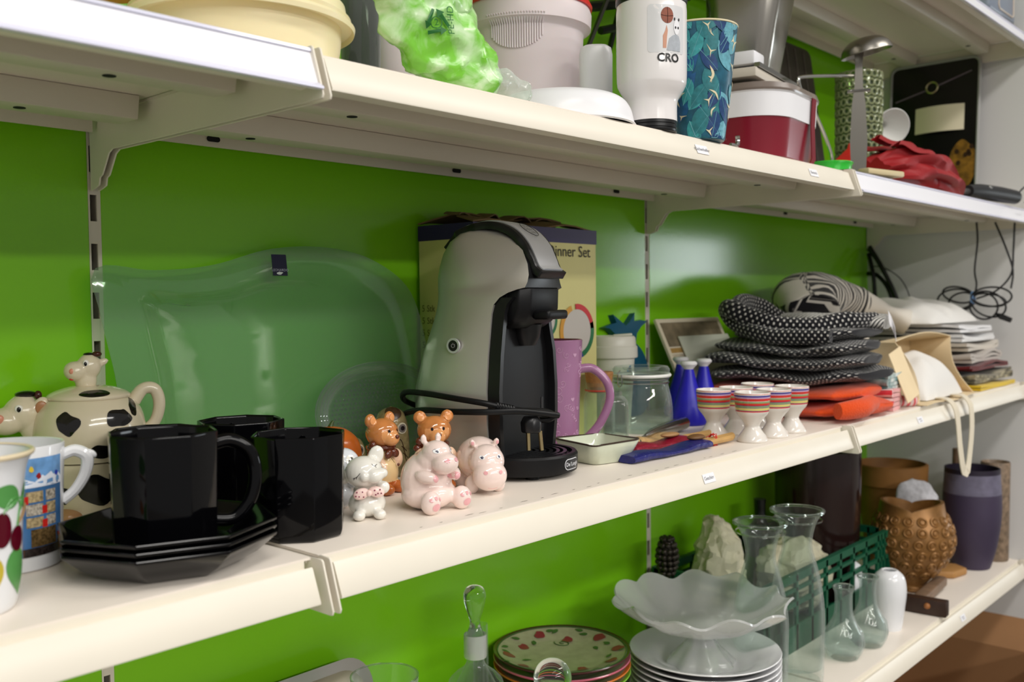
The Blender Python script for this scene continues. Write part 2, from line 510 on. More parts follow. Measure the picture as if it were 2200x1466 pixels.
# paper shelf labels stuck on the fascias
SLOPE = math.atan2(.3829-.3732, .0306-.0062)
def shelf_label(px, py, level, txt, w=.026, h=.0115):
    p = onY(px, py, -.3785); Z = ZS[level]
    nrm = Vector((0, -math.cos(SLOPE), math.sin(SLOPE)))
    c = Vector((p.x, -.3732-(.0097)*.5, Z-.0062-.0244*.5)) + nrm*.0006
    t = thing('shelf_label', '%s label on the front edge below %s' % ('small white printed', txt[1]), 'label', c, (PI/2+0.0-(SLOPE) , 0, 0))
    obj('paper', box(-w/2, w/2, -h/2, h/2, 0, .0003), PAPER, t, smooth=0)
    if txt[0] == '-': obj('lettering', join(box(-.007, .006, .0003, .0022, .0003, .0005), box(-.004, .007, -.0032, -.0014, .0003, .0005)), mat('ink_faint', (170, 168, 175)), t, smooth=0)
    elif txt[0]: obj('lettering', T(text(txt[0], .0062), (0, 0, .00045)), INK, t, smooth=0)
shelf_label(1508, 314, 'top', ('Küchenhelfer', 'the leaf-print cup'))
shelf_label(1748, 366, 'top', ('Besteck', 'the green lid'))
shelf_label(1523, 1024, 'mid', ('Geschirr', 'the egg cups'))
shelf_label(1977, 898, 'mid', ('-', 'the paper bag'))
shelf_label(2069, 1312, 'low', ('-', 'the wooden-handled scraper'))
# ------------------------------------------------------------------ middle shelf, left: mugs and teapot
PORC = mat('porcelain_white', (232, 233, 236), rough=0.12, coat=0.4)
CREAMC = mat('ceramic_cream', (226, 214, 186), rough=0.14, coat=0.4)
BLACKG = mat('black_glass', (5, 5, 7), rough=0.07, spec=0.3)
BLACKP = mat('black_gloss_paint', (16, 14, 14), rough=0.12, coat=0.3)
BLACKPL = mat('black_plastic', (13, 13, 15), rough=0.42, spec=.3)
ORNG = mat('orange_glaze', (214, 110, 40), rough=0.2)
def solid_color(n, c, r=0.2): return mat(n, c, rough=r)

def leafpoly(L, w, n=10, tip=.7):
    """leaf outline from (0,0) along +x"""
    top = [(L*i/n, w*math.sin(PI*(i/n)**tip)) for i in range(n+1)]
    return top+[(x, -y) for x, y in top[-2:0:-1]]
def rot2(poly, a, c=(0, 0)):
    ca, sa = math.cos(a), math.sin(a)
    return [(c[0]+x*ca-y*sa, c[1]+x*sa+y*ca) for x, y in poly]

# cherry mug with flared rim
c = on(-78, 1314, 0)
t = thing('cherry_mug', 'white flared porcelain mug with painted cherries and leaves', 'mug', c, facing(c))
outer = smooth_prof([(.026, 0), (.031, .002), (.0345, .02), (.036, .05), (.0375, .078), (.040, .094), (.0445, .1035)], 5)
inner = [(.0425, .1040), (.038, .094), (.0345, .078), (.033, .04), (.030, .008), (0, .006)]
obj('body', lathe([(0, .001), (.025, .001)]+outer+[(.0437, .1045)]+inner, 64), PORC, t)
obj('rim', lathe(smooth_prof([(.0443, .1015), (.0452, .1035), (.0437, .1050), (.0418, .1040)], 4), 64), mat('rim_ivory', (228, 212, 180), rough=.2), t)
rf = proffun(outer)
a0 = -PI/2
G1, G2 = mat('leaf_green', (86, 150, 78), rough=.2), mat('leaf_yellow', (196, 176, 62), rough=.2)
CH = mat('cherry_red', (84, 10, 28), rough=.15)
pt = [(fan(rot2(leafpoly(.034, .011), -1.45, (.031, .043))), G1, 'leaf'), (fan(rot2(leafpoly(.030, .008), 2.9, (.036, .074))), G1, 'leaf'), (fan(rot2(leafpoly(.022, .006), 1.2, (.042, .066))), G1, 'leaf'),
      (fan(rot2(leafpoly(.03, .008), -1.8, (.014, .04))), G2, 'leaf'), (fan([(x+.033, y+.048) for x, y in ell(.0075, .0085)]), CH, 'cherry'), (fan([(x+.019, y+.056) for x, y in ell(.0075, .0115)]), CH, 'cherry'),
      (fan(rot2(leafpoly(.017, .0028), 1.35, (.046, .028))), mat('bud_orange', (210, 120, 40), rough=.2), 'bud')]
for k, (vf, m_, nm) in enumerate(pt):
    obj(nm, wrap(vf, rf, a0+.15, .0003+.0001*k), m_, t)
for k, pth in enumerate([[(.033, .056), (.036, .066), (.040, .074), (.030, .072), (.022, .068)], [(.020, .066), (.026, .074), (.034, .074), (.038, .066)], [(.034, .058), (.042, .062), (.050, .067)]]):
    P = catmull([Vector((x, y, 0)) for x, y in pth], 5)
    obj('stem', wrap(tube(P, .0007 if k < 2 else .0014, 5), rf, a0+.15, .0003), G1 if k < 2 else mat('twig', (150, 120, 84), rough=.4), t)

# ski-scene mug
c = on(24, 1214, 0)
t = thing('picture_mug', 'white mug with a blue winter sports picture print', 'mug', c, facing(c))
outer = [(.034, 0), (.0365, .0015), (.0372, .02), (.0385, .06), (.0402, .0925)]
obj('body', lathe([(0, .001), (.033, .001)]+outer+[(.0397, .094), (.0379, .0935), (.0358, .06), (.034, .008), (0, .006)], 64), PORC, t)
rf = proffun(outer)
def wpatch(u0, u1, v0, v1, off, m_, nm, seed=None):
    g = grid(lambda a, b: (u0+(u1-u0)*a, v0+(v1-v0)*b, 0), 14, 4)
    obj(nm, wrap((g[0], g[1]), rf, -PI/2, off), m_, t)
wpatch(-.03, .044, .012, .086, .0002, mat('print_blue', (72, 122, 178), rough=.15, vary=(60, .35)), 'picture')
wpatch(-.03, .044, .066, .086, .0003, mat('print_sky', (120, 170, 225), rough=.15, vary=(90, .4)), 'sky')
sn = [(-.01, .064), (.044, .064), (.044, .069), (.040, .073), (.036, .070), (.032, .0745), (.028, .070), (.024, .073), (.018, .068), (.008, .072), (0, .068), (-.01, .07)]
obj('snow', wrap(fan(sn, 3), rf, -PI/2, .0004), mat('print_snow', (226, 232, 244), rough=.15), t)
rnd = random.Random(3)
for j, (v0, v1) in enumerate([(.053, .061), (.043, .0515), (.034, .0415), (.019, .0325)]):
    for i, (u0, u1) in enumerate([(.011, .024), (.0265, .036)] if j < 3 else [(.014, .036)]):
        wpatch(u0, u1, v0, v1, .0005, [mat('print_room_a', (206, 184, 140), rough=.15, vary=(420, .75)), mat('print_room_b', (216, 206, 190), rough=.15, vary=(500, .8)), mat('print_room_c', (120, 96, 60), rough=.15, vary=(480, .8))][(i+j) % 2 if j < 3 else 2], 'room')
for u, v in [(.0105, .052), (.0252, .0435), (.0252, .033)]:
    wpatch(u-.0022, u+.0022, v, v+.006, .0006, mat('print_red', (196, 40, 34), rough=.15), 'figure')
for u, v, cc in [(.0155, .078, (220, 190, 60)), (.021, .0725, (150, 40, 40)), (.0375, .0725, (40, 60, 170))]:
    obj('figure', wrap(fan([(u+x, v+y) for x, y in blobpoly(.0018, .0022, 10, .3, int(u*1e4))], 2), rf, -PI/2, .0006), mat('print_fig%d' % cc[0], cc, rough=.15), t)
wpatch(.008, .042, .012, .0185, .0005, mat('print_crowd', (60, 50, 48), rough=.15, vary=(600, .8)), 'crowd')
hp = catmull([(.038, 0, .082), (.047, 0, .0850), (.0555, 0, .0795), (.0545, 0, .067), (.047, 0, .054), (.0375, 0, .046)], 6)
hd = obj('handle', tube(hp, [.0042, .0048, .005, .0045, .0042, .004], 10), PORC, t)
obj('thumb_rest', T(ball((0, 0, 0), (.0055, .003, .0035)), (.0580, 0, .0815), (0, .5, 0)), PORC, hd)

# cow teapot standing on its cup
c = on(198, 1108, 0)
t = thing('cow_teapot', 'cream ceramic cow teapot with black patches sitting on its cup', 'teapot', c, facing(c)+.05)
k = .00048
cupp = smooth_prof([(.037, .004), (.041, .02), (.0440, .04), (.0450, .0545)], 4)
cup = obj('cup', lathe([(0, .004)]+cupp+[(.0425, .0550), (.040, .02), (0, .010)], 56), CREAMC, t)
for sx in (-1, 1):
    obj('foot', ball((sx*.021, -.028, .0075), (.0135, .016, .0075)), mat('hoof_tan', (188, 142, 100), rough=.2), cup)
bodyp = smooth_prof([(.0445, .056), (.0485, .068), (.0500, .084), (.0465, .100), (.039, .110), (.0355, .1125)], 5)
potVF = lathe([(0, .056)]+bodyp+[(0, .112)], 64)
pot = obj('pot', potVF, CREAMC, t)
lidp = smooth_prof([(.0365, .1125), (.0365, .1155), (.030, .1195), (.016, .1235), (0, .1245)], 4)
lidVF = lathe([(0, .1120)]+lidp, 56)
lid = obj('lid', lidVF, CREAMC, t)
hl = obj('lid_head', blob([ball((-.002, 0, .130), (.010, .010, .014)), ball((.001, -.001, .142), (.011, .011, .012)), ball((-.011, -.004, .138), (.0105, .0105, .0095), (0, .25, 0)), ball((.0125, -.001, .1455), (.006, .003, .0036), (0, -.4, 0)),
                      ball((.004, .012, .146), (.004, .006, .003))], .0012, 4), CREAMC, lid, label='small cow head knob on the lid')
def dab(nm, p, r, m_, par, rot=(0, 0, 0)): return obj(nm, ball(p, r, rot, 12, 8), m_, par)
dab('horn', (.008, -.003, .1535), (.0045, .004, .0028), mat('brown_gloss', (70, 34, 26), rough=.15), hl)
dab('hair', (.001, 0, .1535), (.005, .006, .0018), BLACKP, hl)
EYEW = mat('eye_white', (240, 238, 228), rough=.1)
dab('eye', (-.002, -.0105, .1455), (.0028, .0016, .0034), EYEW, hl); dab('pupil', (-.0025, -.0118, .145), (.0014, .0008, .002), BLACKP, hl)
dab('nostril', (-.014, -.0125, .1385), (.0028, .0016, .003), mat('nostril_pink', (222, 150, 124), rough=.2), hl)
dab('mouth', (-.0145, -.009, .131), (.0022, .0014, .0012), mat('lip_red', (196, 60, 44), rough=.2), hl)
sp = obj('spout_head', blob([ball((-.042, 0, .087), (.017, .014, .020), (0, -.6, 0)), ball((-.056, -.001, .101), (.017, .0155, .0165)), ball((-.071, -.004, .0945), (.0165, .015, .0125), (0, .2, 0)), ball((-.040, -.009, .1075), (.0075, .004, .009), (0, .3, 0)),
                         ball((-.048, .014, .1095), (.005, .006, .004)), ball((-.055, 0, .113), (.010, .010, .006))], .0013, 4), CREAMC, t, label='cow head shaped spout')
dab('ear_inside', (-.0405, -.0128, .1065), (.0052, .0012, .0062), mat('ear_tan', (176, 124, 84), rough=.3), sp)
dab('hair', (-.053, -.001, .1185), (.0095, .0085, .0035), BLACKP, sp); dab('horn', (-.043, -.004, .1175), (.0035, .0035, .0042), mat('brown_gloss', (70, 34, 26), rough=.15), sp)
dab('eye', (-.059, -.0148, .1065), (.0036, .0018, .0038), EYEW, sp); dab('pupil', (-.0590, -.0163, .106), (.0018, .0009, .0024), BLACKP, sp)
dab('nostril', (-.075, -.0175, .098), (.0042, .0018, .0045), mat('nostril_pink', (222, 150, 124), rough=.2), sp)
dab('mouth', (-.0815, -.0085, .087), (.0045, .0025, .0025), mat('mouth_dark', (50, 26, 24), rough=.3), sp)
hp = catmull([(.040, .004, .107), (.049, .004, .1180), (.0595, .004, .1170), (.0635, .004, .103), (.059, .004, .086), (.047, .004, .075)], 6)
obj('handle', tube(hp, [.0068, .006, .006, .0058, .0055, .006], 12), CREAMC, t)
for (u, v, rx, ry, sd) in [(-.021, .093, .0095, .0105, 4), (.024, .096, .0125, .0085, 9), (.043, .104, .006, .008, 2), (.006, .0665, .010, .006, 5), (-.040, .07, .008, .007, 6)]:
    obj('patch', wrap(fan([(u+x, v+y) for x, y in blobpoly(rx, ry, 28, .25, sd)], 5), proffun(bodyp), -PI/2, .0004), BLACKP, pot)
for (u, v, rx, ry, sd) in [(0.004, .031, .019, .013, 7), (-.03, .026, .010, .009, 8)]:
    obj('patch', wrap(fan([(u+x, v+y) for x, y in blobpoly(rx, ry, 28, .25, sd)], 5), proffun(cupp), -PI/2, .0004), BLACKP, cup)
obj('patch', wrap(fan([(.004+x, .1185+y) for x, y in blobpoly(.013, .0030, 24, .1, 3)], 4), proffun(lidp), -PI/2, .0004), BLACKP, lid)

# black octagonal glass plates and mugs
def octo(r, a=0.0): return [(r*math.cos(2*PI*(q+.5)/8+a), r*math.sin(2*PI*(q+.5)/8+a)) for q in range(8)]
def oct_loft(levels, cap=True): return loft([[(x, y, z) for x, y in octo(r)] for r, z in levels], cap)
PC = on(363, 1214, 0)
rz0 = facing(PC)+.13
plateVF = bevel(oct_loft([(.045, 0), (.052, .0005), (.067, .009), (.081, .0205), (.0825, .0222), (.0820, .0238), (.0802, .0236), (.066, .0135), (.052, .0050), (.04, .0042)]), .0012, 2, 12)
for i in range(3):
    o = obj('octagonal_plate', plateVF, BLACKG, None, (PC.x, PC.y, .0056*i+.0001), (0, 0, rz0))
    tag(o, ['black octagonal glass plate at the bottom of the stack of three', 'black octagonal glass plate in the middle of the stack of three', 'black octagonal glass plate on top, under the handled mug'][i], 'plate', 'black octagonal plates')
mugVF = bevel(oct_loft([(.0340, 0), (.0378, .0015), (.0392, .006), (.0412, .0865), (.0410, .0880), (.0394, .0882), (.0388, .0860), (.0368, .009), (.03, .006)]), .0011, 2, 14)
hp = catmull([(.036, 0, .0755), (.050, 0, .0775), (.064, 0, .068), (.0685, 0, .050), (.0645, 0, .030), (.052, 0, .0165), (.036, 0, .0165)], 6)
def black_mug(c, rz, label):
    t = thing('octagonal_mug', label, 'mug', c, rz, 'black octagonal mugs')
    obj('body', mugVF, BLACKG, t); obj('handle', tube(hp, .0052, 12, flat=.8), BLACKG, t)
f = facing(PC)
black_mug((PC.x-.004, PC.y-.003, .0158), f+.10, 'black octagonal glass mug standing on the stacked plates')
c = on(340, 1132, 0); black_mug(c, f+PI-.95, 'black octagonal glass mug with its handle towards the cow teapot')
c = on(522, 1096, 0); black_mug(c, f+1.75, 'black octagonal glass mug behind the other three, in front of the clear platter')
c = on(646, 1148, 0); black_mug(c, f+1.35, 'black octagonal glass mug on the shelf next to the white figurines')

# ------------------------------------------------------------------ glass platter leaning on the green panel
def superring(pts, n=96):
    """closed smooth outline, n points"""
    c_ = catmull([Vector((x, y, 0)) for x, y in pts], 24, True)
    L = [0]
    for i in range(len(c_)): L.append(L[-1]+(c_[(i+1) % len(c_)]-c_[i]).length)
    out = []; j = 0
    for q in range(n):
        s = L[-1]*q/n
        while L[j+1] < s: j += 1
        f_ = (s-L[j])/max(L[j+1]-L[j], 1e-9); out.append(c_[j].lerp(c_[(j+1) % len(c_)], f_))
    return [(p.x, p.y) for p in out]
def thin(name, tint=(255, 255, 255), milk=.03, edge=.45, rough=.03):
    """thin clear glass wall: mostly see-through, whitish towards grazing"""
    if name in MATS: return MATS[name]
    m = bpy.data.materials.new(name); m.use_nodes = True; nt = m.node_tree; nt.nodes.clear()
    out = nt.nodes.new('ShaderNodeOutputMaterial'); tr = nt.nodes.new('ShaderNodeBsdfTransparent'); tr.inputs[0].default_value = (*lin(tint), 1)
    gl = nt.nodes.new('ShaderNodeBsdfGlossy'); gl.inputs['Roughness'].default_value = rough
    df = nt.nodes.new('ShaderNodeBsdfDiffuse'); df.inputs[0].default_value = (.8, .84, .82, 1)
    lw = nt.nodes.new('ShaderNodeLayerWeight'); lw.inputs[0].default_value = .5
    mr = nt.nodes.new('ShaderNodeMapRange'); mr.inputs['To Min'].default_value = milk; mr.inputs['To Max'].default_value = edge
    pw = nt.nodes.new('ShaderNodeMath'); pw.operation = 'POWER'; pw.inputs[1].default_value = 3.0
    nt.links.new(lw.outputs['Facing'], pw.inputs[0]); nt.links.new(pw.outputs[0], mr.inputs['Value'])
    m1 = nt.nodes.new('ShaderNodeMixShader'); m2 = nt.nodes.new('ShaderNodeMixShader')
    g2 = nt.nodes.new('ShaderNodeMapRange'); g2.inputs['To Min'].default_value = .04; g2.inputs['To Max'].default_value = .35
    nt.links.new(pw.outputs[0], g2.inputs['Value'])
    nt.links.new(mr.outputs[0], m1.inputs[0]); nt.links.new(tr.outputs[0], m1.inputs[1]); nt.links.new(df.outputs[0], m1.inputs[2])
    nt.links.new(g2.outputs[0], m2.inputs[0]); nt.links.new(m1.outputs[0], m2.inputs[1]); nt.links.new(gl.outputs[0], m2.inputs[2])
    nt.links.new(m2.outputs[0], out.inputs[0])
    MATS[name] = m
    return m
TH = thin('thin_glass', (244, 250, 246))
CLEAR = glass('clear_glass', (244, 250, 246), 0.0, 1.47)
CLEARG = glass('clear_glass_greenish', (206, 232, 208), 0.04, 1.42)
pts = [(0, .236), (.06, .234), (.13, .241), (.21, .262), (.29, .266), (.36, .252), (.415, .215), (.434, .15), (.438, .08), (.434, .02), (.40, .004), (.3, .000), (.2, .002), (.1, .004), (.03, .006), (.014, .04), (.012, .12), (.002, .19)]
ring = superring(pts, 120); cx, cy = .22, .128
def inset(ring, d, cx, cy):
    out = []; n = len(ring)
    for i in range(n):
        a, b = Vector(ring[i-2]), Vector(ring[(i+2) % n]); tt = (b-a).normalized()
        nn = Vector((-tt.y, tt.x)); p = Vector(ring[i])
        if nn.dot(Vector((cx, cy))-p) < 0: nn = -nn
        out.append(tuple(p+nn*d))
    return out
def sm(r):
    for _ in range(4): r = [((r[i-1][0]+2*r[i][0]+r[(i+1) % len(r)][0])/4, (r[i-1][1]+2*r[i][1]+r[(i+1) % len(r)][1])/4) for i in range(len(r))]
    return r
def scl(s): return [(cx+(x-cx)*s, cy+(y-cy)*s) for x, y in ring]
ri = [ring, scl(.985), scl(.80), scl(.775), scl(.70), scl(.675)]
zz = [.0, .0012, .0012, -.0005, -.010, -.012]
front = [[(x, y, z) for x, y in r] for r, z in zip(ri, zz)]
V, F = loft(front, False); n = len(ring)
V += [Vector((cx+(x-cx)*.5, cy+(y-cy)*.5, -.012)) for x, y in ri[-1]]+[Vector((cx, cy, -.012))]
b0 = len(front)*n
for q in range(n):
    q2 = (q+1) % n
    F.append(((len(front)-1)*n+q, (len(front)-1)*n+q2, b0+q2, b0+q)); F.append((b0+q, b0+q2, b0+n))
VF = solid((V, F), .004)
pl = thing('glass_platter', 'large clear rectangular glass platter with wavy rim leaning against the green panel', 'platter', (-.012, -.052, .0010), (PI/2-.13, 0, 0))
obj('dish', VF, thin('platter_glass', (222, 242, 222), .09, .55, .06), pl, smooth=60)
lb = obj('sticker', box(.2065, .2265, .232, .257, .0050, .0056), mat('label_navy', (20, 24, 52), rough=.3), pl, label='small dark blue brand sticker')
obj('lettering', T(text('LEONARDO', .0042), (.2165, .2385, .0059)), mat('label_text', (170, 176, 190), rough=.4), lb, smooth=0)
obj('emblem', T(fan(blobpoly(.0042, .0017, 16, .3, 2), 2), (.2155, .2348, .0059)), mat('label_emblem', (210, 220, 214), rough=.4), lb)

# oval pressed-glass dish in front of the platter
t = thing('relief_glass_dish', 'oval pressed glass dish with a dotted relief leaning on the platter', 'dish', (.318, -.094, .001), (PI/2-.26, 0, 0))
A, B = .105, .064
lev = [(1, 0), (.985, .003), (.80, -.004), (.76, -.010), (.70, -.012)]
def ovring(s, z): return [(A*s*math.cos(2*PI*q/72), .066+B*s*math.sin(2*PI*q/72), z) for q in range(72)]
V, F = loft([ovring(s, z) for s, z in lev]+[ovring(.3, -.012)], False); V.append(Vector((0, .066, -.012)))
for q in range(72): F.append((5*72+q, 5*72+(q+1) % 72, 6*72))
obj('dish', solid((V, F), .003), TH, t, smooth=60)
dots = []
for i in range(-14, 15):
    for j in range(-8, 9):
        x, y = i*.0062+(j % 2)*.0031, .066+j*.0054
        if ((x/(A*.7))**2+((y-.066)/(B*.7))**2) < 1: dots.append(ball((x, y, -.0115), (.0018, .0018, .0009), n=8, m=4))
d = obj('relief_dots', join(*dots), TH, t); d['kind'] = 'stuff'
for s in (.84, .88, .92):
    obj('ridge', tube([Vector(p)+Vector((0, 0, .002)) for p in ovring(s, -.002)], .0009, 6, True), TH, t)
# ------------------------------------------------------------------ porcelain figurines
MM = .001
def mmb(c, r, rot=(0, 0, 0)):
    r = r if isinstance(r, (tuple, list)) else (r, r, r)
    return ball(tuple(v*MM for v in c), tuple(v*MM for v in r), rot, 24, 16)
def by(VF, fn):
    V, F = VF[0], VF[1]
    return V, F, [fn(sum((V[i] for i in f), Vector())/len(f)*1000) for f in F]
def spot(nm, p, r, m_, par, target, rings=3, n=16, poly=None):
    """painted patch laid on a figurine, seen from its front"""
    base = fan(poly or ell(r[0]*MM, r[1]*MM, n), rings)
    VF = ([Vector((p[0]*MM+v.x, p[2] if False else -.2, p[1]*MM+v.y)) for v in base[0]], base[1])
    return obj(nm, stick(VF, target, (0, 1, 0), .00025), m_, par)
def stroke(nm, pts, w, m_, par, target):
    P = catmull([Vector((x*MM, -.2, z*MM)) for x, z in pts], 4)
    Q = stick((P, []), target, (0, 1, 0), .0)[0]
    return obj(nm, tube(Q, w*MM, 6), m_, par)
BEARH = mat('bear_brown', (206, 132, 72), rough=.1, coat=.5, vary=(70, .25))
BEARM = mat('bear_muzzle', (220, 154, 96), rough=.1, coat=.5)
BEARB = mat('bear_cream', (240, 208, 154), rough=.12, coat=.4, vary=(50, .12))
BEARJ = mat('bear_jacket', (240, 204, 174), rough=.12, coat=.4)
BEARF = mat('bear_feet', (190, 104, 48), rough=.12, coat=.4)
DKBR = mat('scarf_brown', (92, 44, 28), rough=.12, coat=.4)
EYED = mat('eye_dark', (24, 14, 18), rough=.1)
GLINT = mat('glint_white', (250, 250, 250), rough=.1)
bearVF = blob([mmb((0, 0, 22), (20, 17, 22)), mmb((0, 1, 38), (15, 13, 14)), mmb((0, -2, 63), (18.5, 16.5, 15.5)), mmb((0, -14, 58), (9.5, 9, 8.5)), mmb((-15, 1, 77), (7.2, 4.5, 7.2)), mmb((15, 1, 77), (7.2, 4.5, 7.2)),
               mmb((-18, -5, 34), (6.5, 8, 12), (.3, .3, 0)), mmb((18, -5, 34), (6.5, 8, 12), (.3, -.3, 0)), mmb((-11, -15, 6), (8.5, 11, 6.5)), mmb((11, -15, 6), (8.5, 11, 6.5))], .0012, 5, 0)
def bmat(p):
    if p.z > 49: return 1 if (p.y < -13 and p.z < 66) else 0
    if p.z < 13 and p.y < -8: return 4
    if p.z > 27 and (abs(p.x) > 7.5 or p.y > 4): return 3
    return 2
bearC = by(bearVF, bmat)
def bear(c, rz, label):
    t = thing('bear_figurine', label, 'figurine', c, rz, 'ceramic bear figurines')
    b = obj('body', bearC, [BEARH, BEARM, BEARB, BEARJ, BEARF], t, smooth=80)
    for sx in (-1, 1):
        spot('eye', (sx*6.2, 66), (1.3, 1.7), EYED, b, bearVF)
        spot('inner_ear', (sx*15, 77), (4, 4), mat('ear_orange', (226, 156, 98), rough=.12), b, bearVF)
        obj('scarf_end', ball((sx*5*MM, -15*MM, 42*MM), (6*MM, 3*MM, 4.5*MM), (0, sx*.5, 0), 14, 8), DKBR, t)
    obj('nose', mmb((0, -22.6, 60), (2.6, 1.8, 2.3)), DKBR, t)
    obj('scarf', T(tube([(13.5*MM*math.cos(a), 12*MM*math.sin(a), 0) for a in [2*PI*q/32 for q in range(32)]], 3.2*MM, 8, True), (0, 0, 48*MM)), DKBR, t)
    obj('scarf_knot', join(mmb((-17, -4, 52), (4, 4, 4.5)), mmb((-19, -3, 45), (4.5, 4, 4))), DKBR, t)
    stroke('jacket_seam', [(0, 42), (2, 36), (4, 32)], .35, DKBR, b, bearVF)
    obj('button', mmb((6, -18.4, 30), (1.6, 1, 1.6)), DKBR, t)
    return t
c = on(820, 1058, 0); bear(c, facing(c)+.85, 'brown ceramic bear with a scarf, turned sideways in front of the tall owl')
c = on(934, 1050, 0); bear(c, facing(c)+.25, 'brown ceramic bear with a scarf standing behind the sitting pink hippo')

PINK = mat('hippo_pink', (246, 224, 216), rough=.08, coat=.6, vary=(26, .05))
PINK2 = mat('hippo_rose', (234, 172, 176), rough=.1, coat=.5)
NAVY = mat('eye_navy', (30, 30, 70), rough=.1)
# sitting hippo
c = on(925, 1092, 0)
VF = blob([mmb((0, 6, 27), (26, 24, 28)), mmb((0, 2, 14), (28, 26, 15)), mmb((0, -4, 46), (17, 17, 15)), mmb((0, -10, 54), (14.5, 15, 13)), mmb((0, -23, 46), (13.5, 12, 10.5)), mmb((-9, -2, 68), (3.6, 2.6, 5)), mmb((9, -2, 68), (3.6, 2.6, 5)),
           mmb((-17, -16, 34), (6, 12, 6), (.2, 0, .5)), mmb((17, -16, 34), (6, 12, 6), (.2, 0, -.5)), mmb((-19, -24, 11), (10, 9.5, 11.5)), mmb((19, -24, 11), (10, 9.5, 11.5))], .0013, 5, 0)
t = thing('hippo_figurine', 'glossy pink ceramic hippo sitting with rosy soles', 'figurine', c, facing(c)+.68)
b = obj('body', VF, PINK, t, smooth=80)
for sx in (-1, 1):
    spot('eye_rim', (sx*8.5, 58), (2.6, 1.9), GLINT, b, VF)
    stroke('eye', [(sx*11, 58.5), (sx*9, 60), (sx*7, 58.5)], .35, NAVY, b, VF)
    spot('pupil', (sx*8.3, 58), (1.1, 1.3), NAVY, b, VF)
    spot('nostril', (sx*5.5, 50), (2.6, 2), PINK2, b, VF)
    spot('paw_pad', (sx*12, 33), (4.5, 3.5), PINK2, b, VF)
    spot('sole_pad', (sx*19, 8), (4.4, 3.6), PINK2, b, VF)
    for q in (-1, 0, 1): spot('toe_pad', (sx*19+q*5, 16.5-abs(q)*1.5), (1.7, 1.7), PINK2, b, VF)
# standing hippo
c = on(1040, 1056, 0)
VF = blob([mmb((0, 16, 33), (24, 29, 23)), mmb((0, -10, 33), (19, 17, 18)), mmb((0, -20, 20), (18.5, 15, 16)), mmb((-13, -3, 52), (3.4, 3, 4.2), (0, -.3, 0)), mmb((13, -3, 52), (3.4, 3, 4.2), (0, .3, 0)),
           mmb((-14, -4, 9), (8, 8, 10)), mmb((14, -4, 9), (8, 8, 10)), mmb((-14, 32, 9), (8.5, 9, 11)), mmb((14, 32, 9), (8.5, 9, 11))], .0013, 5, 0)
t = thing('hippo_figurine', 'glossy pink ceramic hippo standing on four legs by the coffee machine', 'figurine', c, facing(c)+.30)
b = obj('body', VF, PINK, t, smooth=80)
for sx in (-1, 1):
    spot('eye_rim', (sx*9, 39.5), (2.7, 2.1), GLINT, b, VF); spot('eye', (sx*9, 39.5), (1.6, 1.6), NAVY, b, VF)
    spot('nostril', (sx*8, 25), (2, 1.8), PINK2, b, VF)
    spot('inner_ear', (sx*13.5, 52), (1.5, 2), PINK2, b, VF)
stroke('mouth', [(-5, 9), (0, 8), (5, 9)], .25, PINK2, b, VF)

WHT = mat('figurine_white', (236, 233, 224), rough=.08, coat=.6)
# white mouse with polka-dot bow
c = on(790, 1112, 0)
VF = blob([mmb((0, 3, 13), (17.5, 16, 13)), mmb((0, 2, 24), (13, 12, 14)), mmb((-3, -3, 43), (18, 16, 15)), mmb((5, -15, 41), (8.5, 8, 7)), mmb((12, -13, 43), (6, 6, 5)), mmb((-4, -17, 41), (5, 5, 5)),
           mmb((9, 4, 57), (7.5, 3.2, 9.5), (0, .35, 0)), mmb((-24, 4, 38), (11, 3.4, 7), (0, .15, 0)), mmb((-9, -13, 5), (6, 7, 5)), mmb((10, -12, 5), (6, 7, 5)), mmb((14, -9, 29), (6, 5, 6))], .0012, 4, 0)
t = thing('mouse_figurine', 'small white ceramic mouse with closed eyes and a dotted bow', 'figurine', c, facing(c)+.1)
b = obj('body', VF, WHT, t, smooth=80)
bw = obj('bow', join(ball((-7*MM, -14.5*MM, 25*MM), (7.5*MM, 3*MM, 5.2*MM), (0, -.3, 0)), ball((7*MM, -14*MM, 26*MM), (7.5*MM, 3*MM, 5.2*MM), (0, .3, 0)), ball((0, -16*MM, 25.5*MM), (2.6*MM, 2.4*MM, 3*MM))), mat('bow_pink', (246, 214, 206), rough=.12), t)
for (x, z) in [(-11, 27), (-9, 23), (-6, 27), (-5, 22.5), (-12, 23.5), (5, 28), (8, 25), (10, 28.5), (6, 24), (11, 25)]:
    obj('dot', mmb((x, -17, z), (.75, .6, .75)), mat('dot_plum', (140, 50, 80), rough=.2), bw)
for pts in ([(-14, 39.5), (-11, 41), (-8, 44.5)], [(-12.5, 40.2), (-13.5, 38)], [(-10.5, 41.5), (-11.5, 39)], [(3, 52), (5, 50), (8, 51)], [(6, 50.2), (7, 48.5)]):
    stroke('eyelash', pts, .32, EYED, b, VF)
# white elephant-like figurine behind it
c = on(722, 1094, 0)
VF = blob([mmb((0, 3, 14), (20, 17, 15)), mmb((0, 0, 27), (15, 13, 12)), mmb((6, -4, 45), (17, 15, 15)), mmb((14, -15, 38), (8, 8, 8)), mmb((22, -10, 27), (13, 5, 7), (0, .1, 0)), mmb((-8, 4, 56), (8, 3.5, 10))], .0014, 5, 0)
t = thing('lamb_figurine', 'white ceramic figurine with open eyes half hidden behind the black mug', 'figurine', c, facing(c)+.1)
b = obj('body', VF, mat('figurine_bluewhite', (222, 226, 232), rough=.08, coat=.6), t, smooth=80)
spot('eye_rim', (12.5, 49.5), (4.2, 4.6), EYEW, b, VF); spot('eye', (13.5, 48.5), (2.8, 3.4), EYED, b, VF); spot('glint', (12.5, 50), (1, 1), GLINT, b, VF)
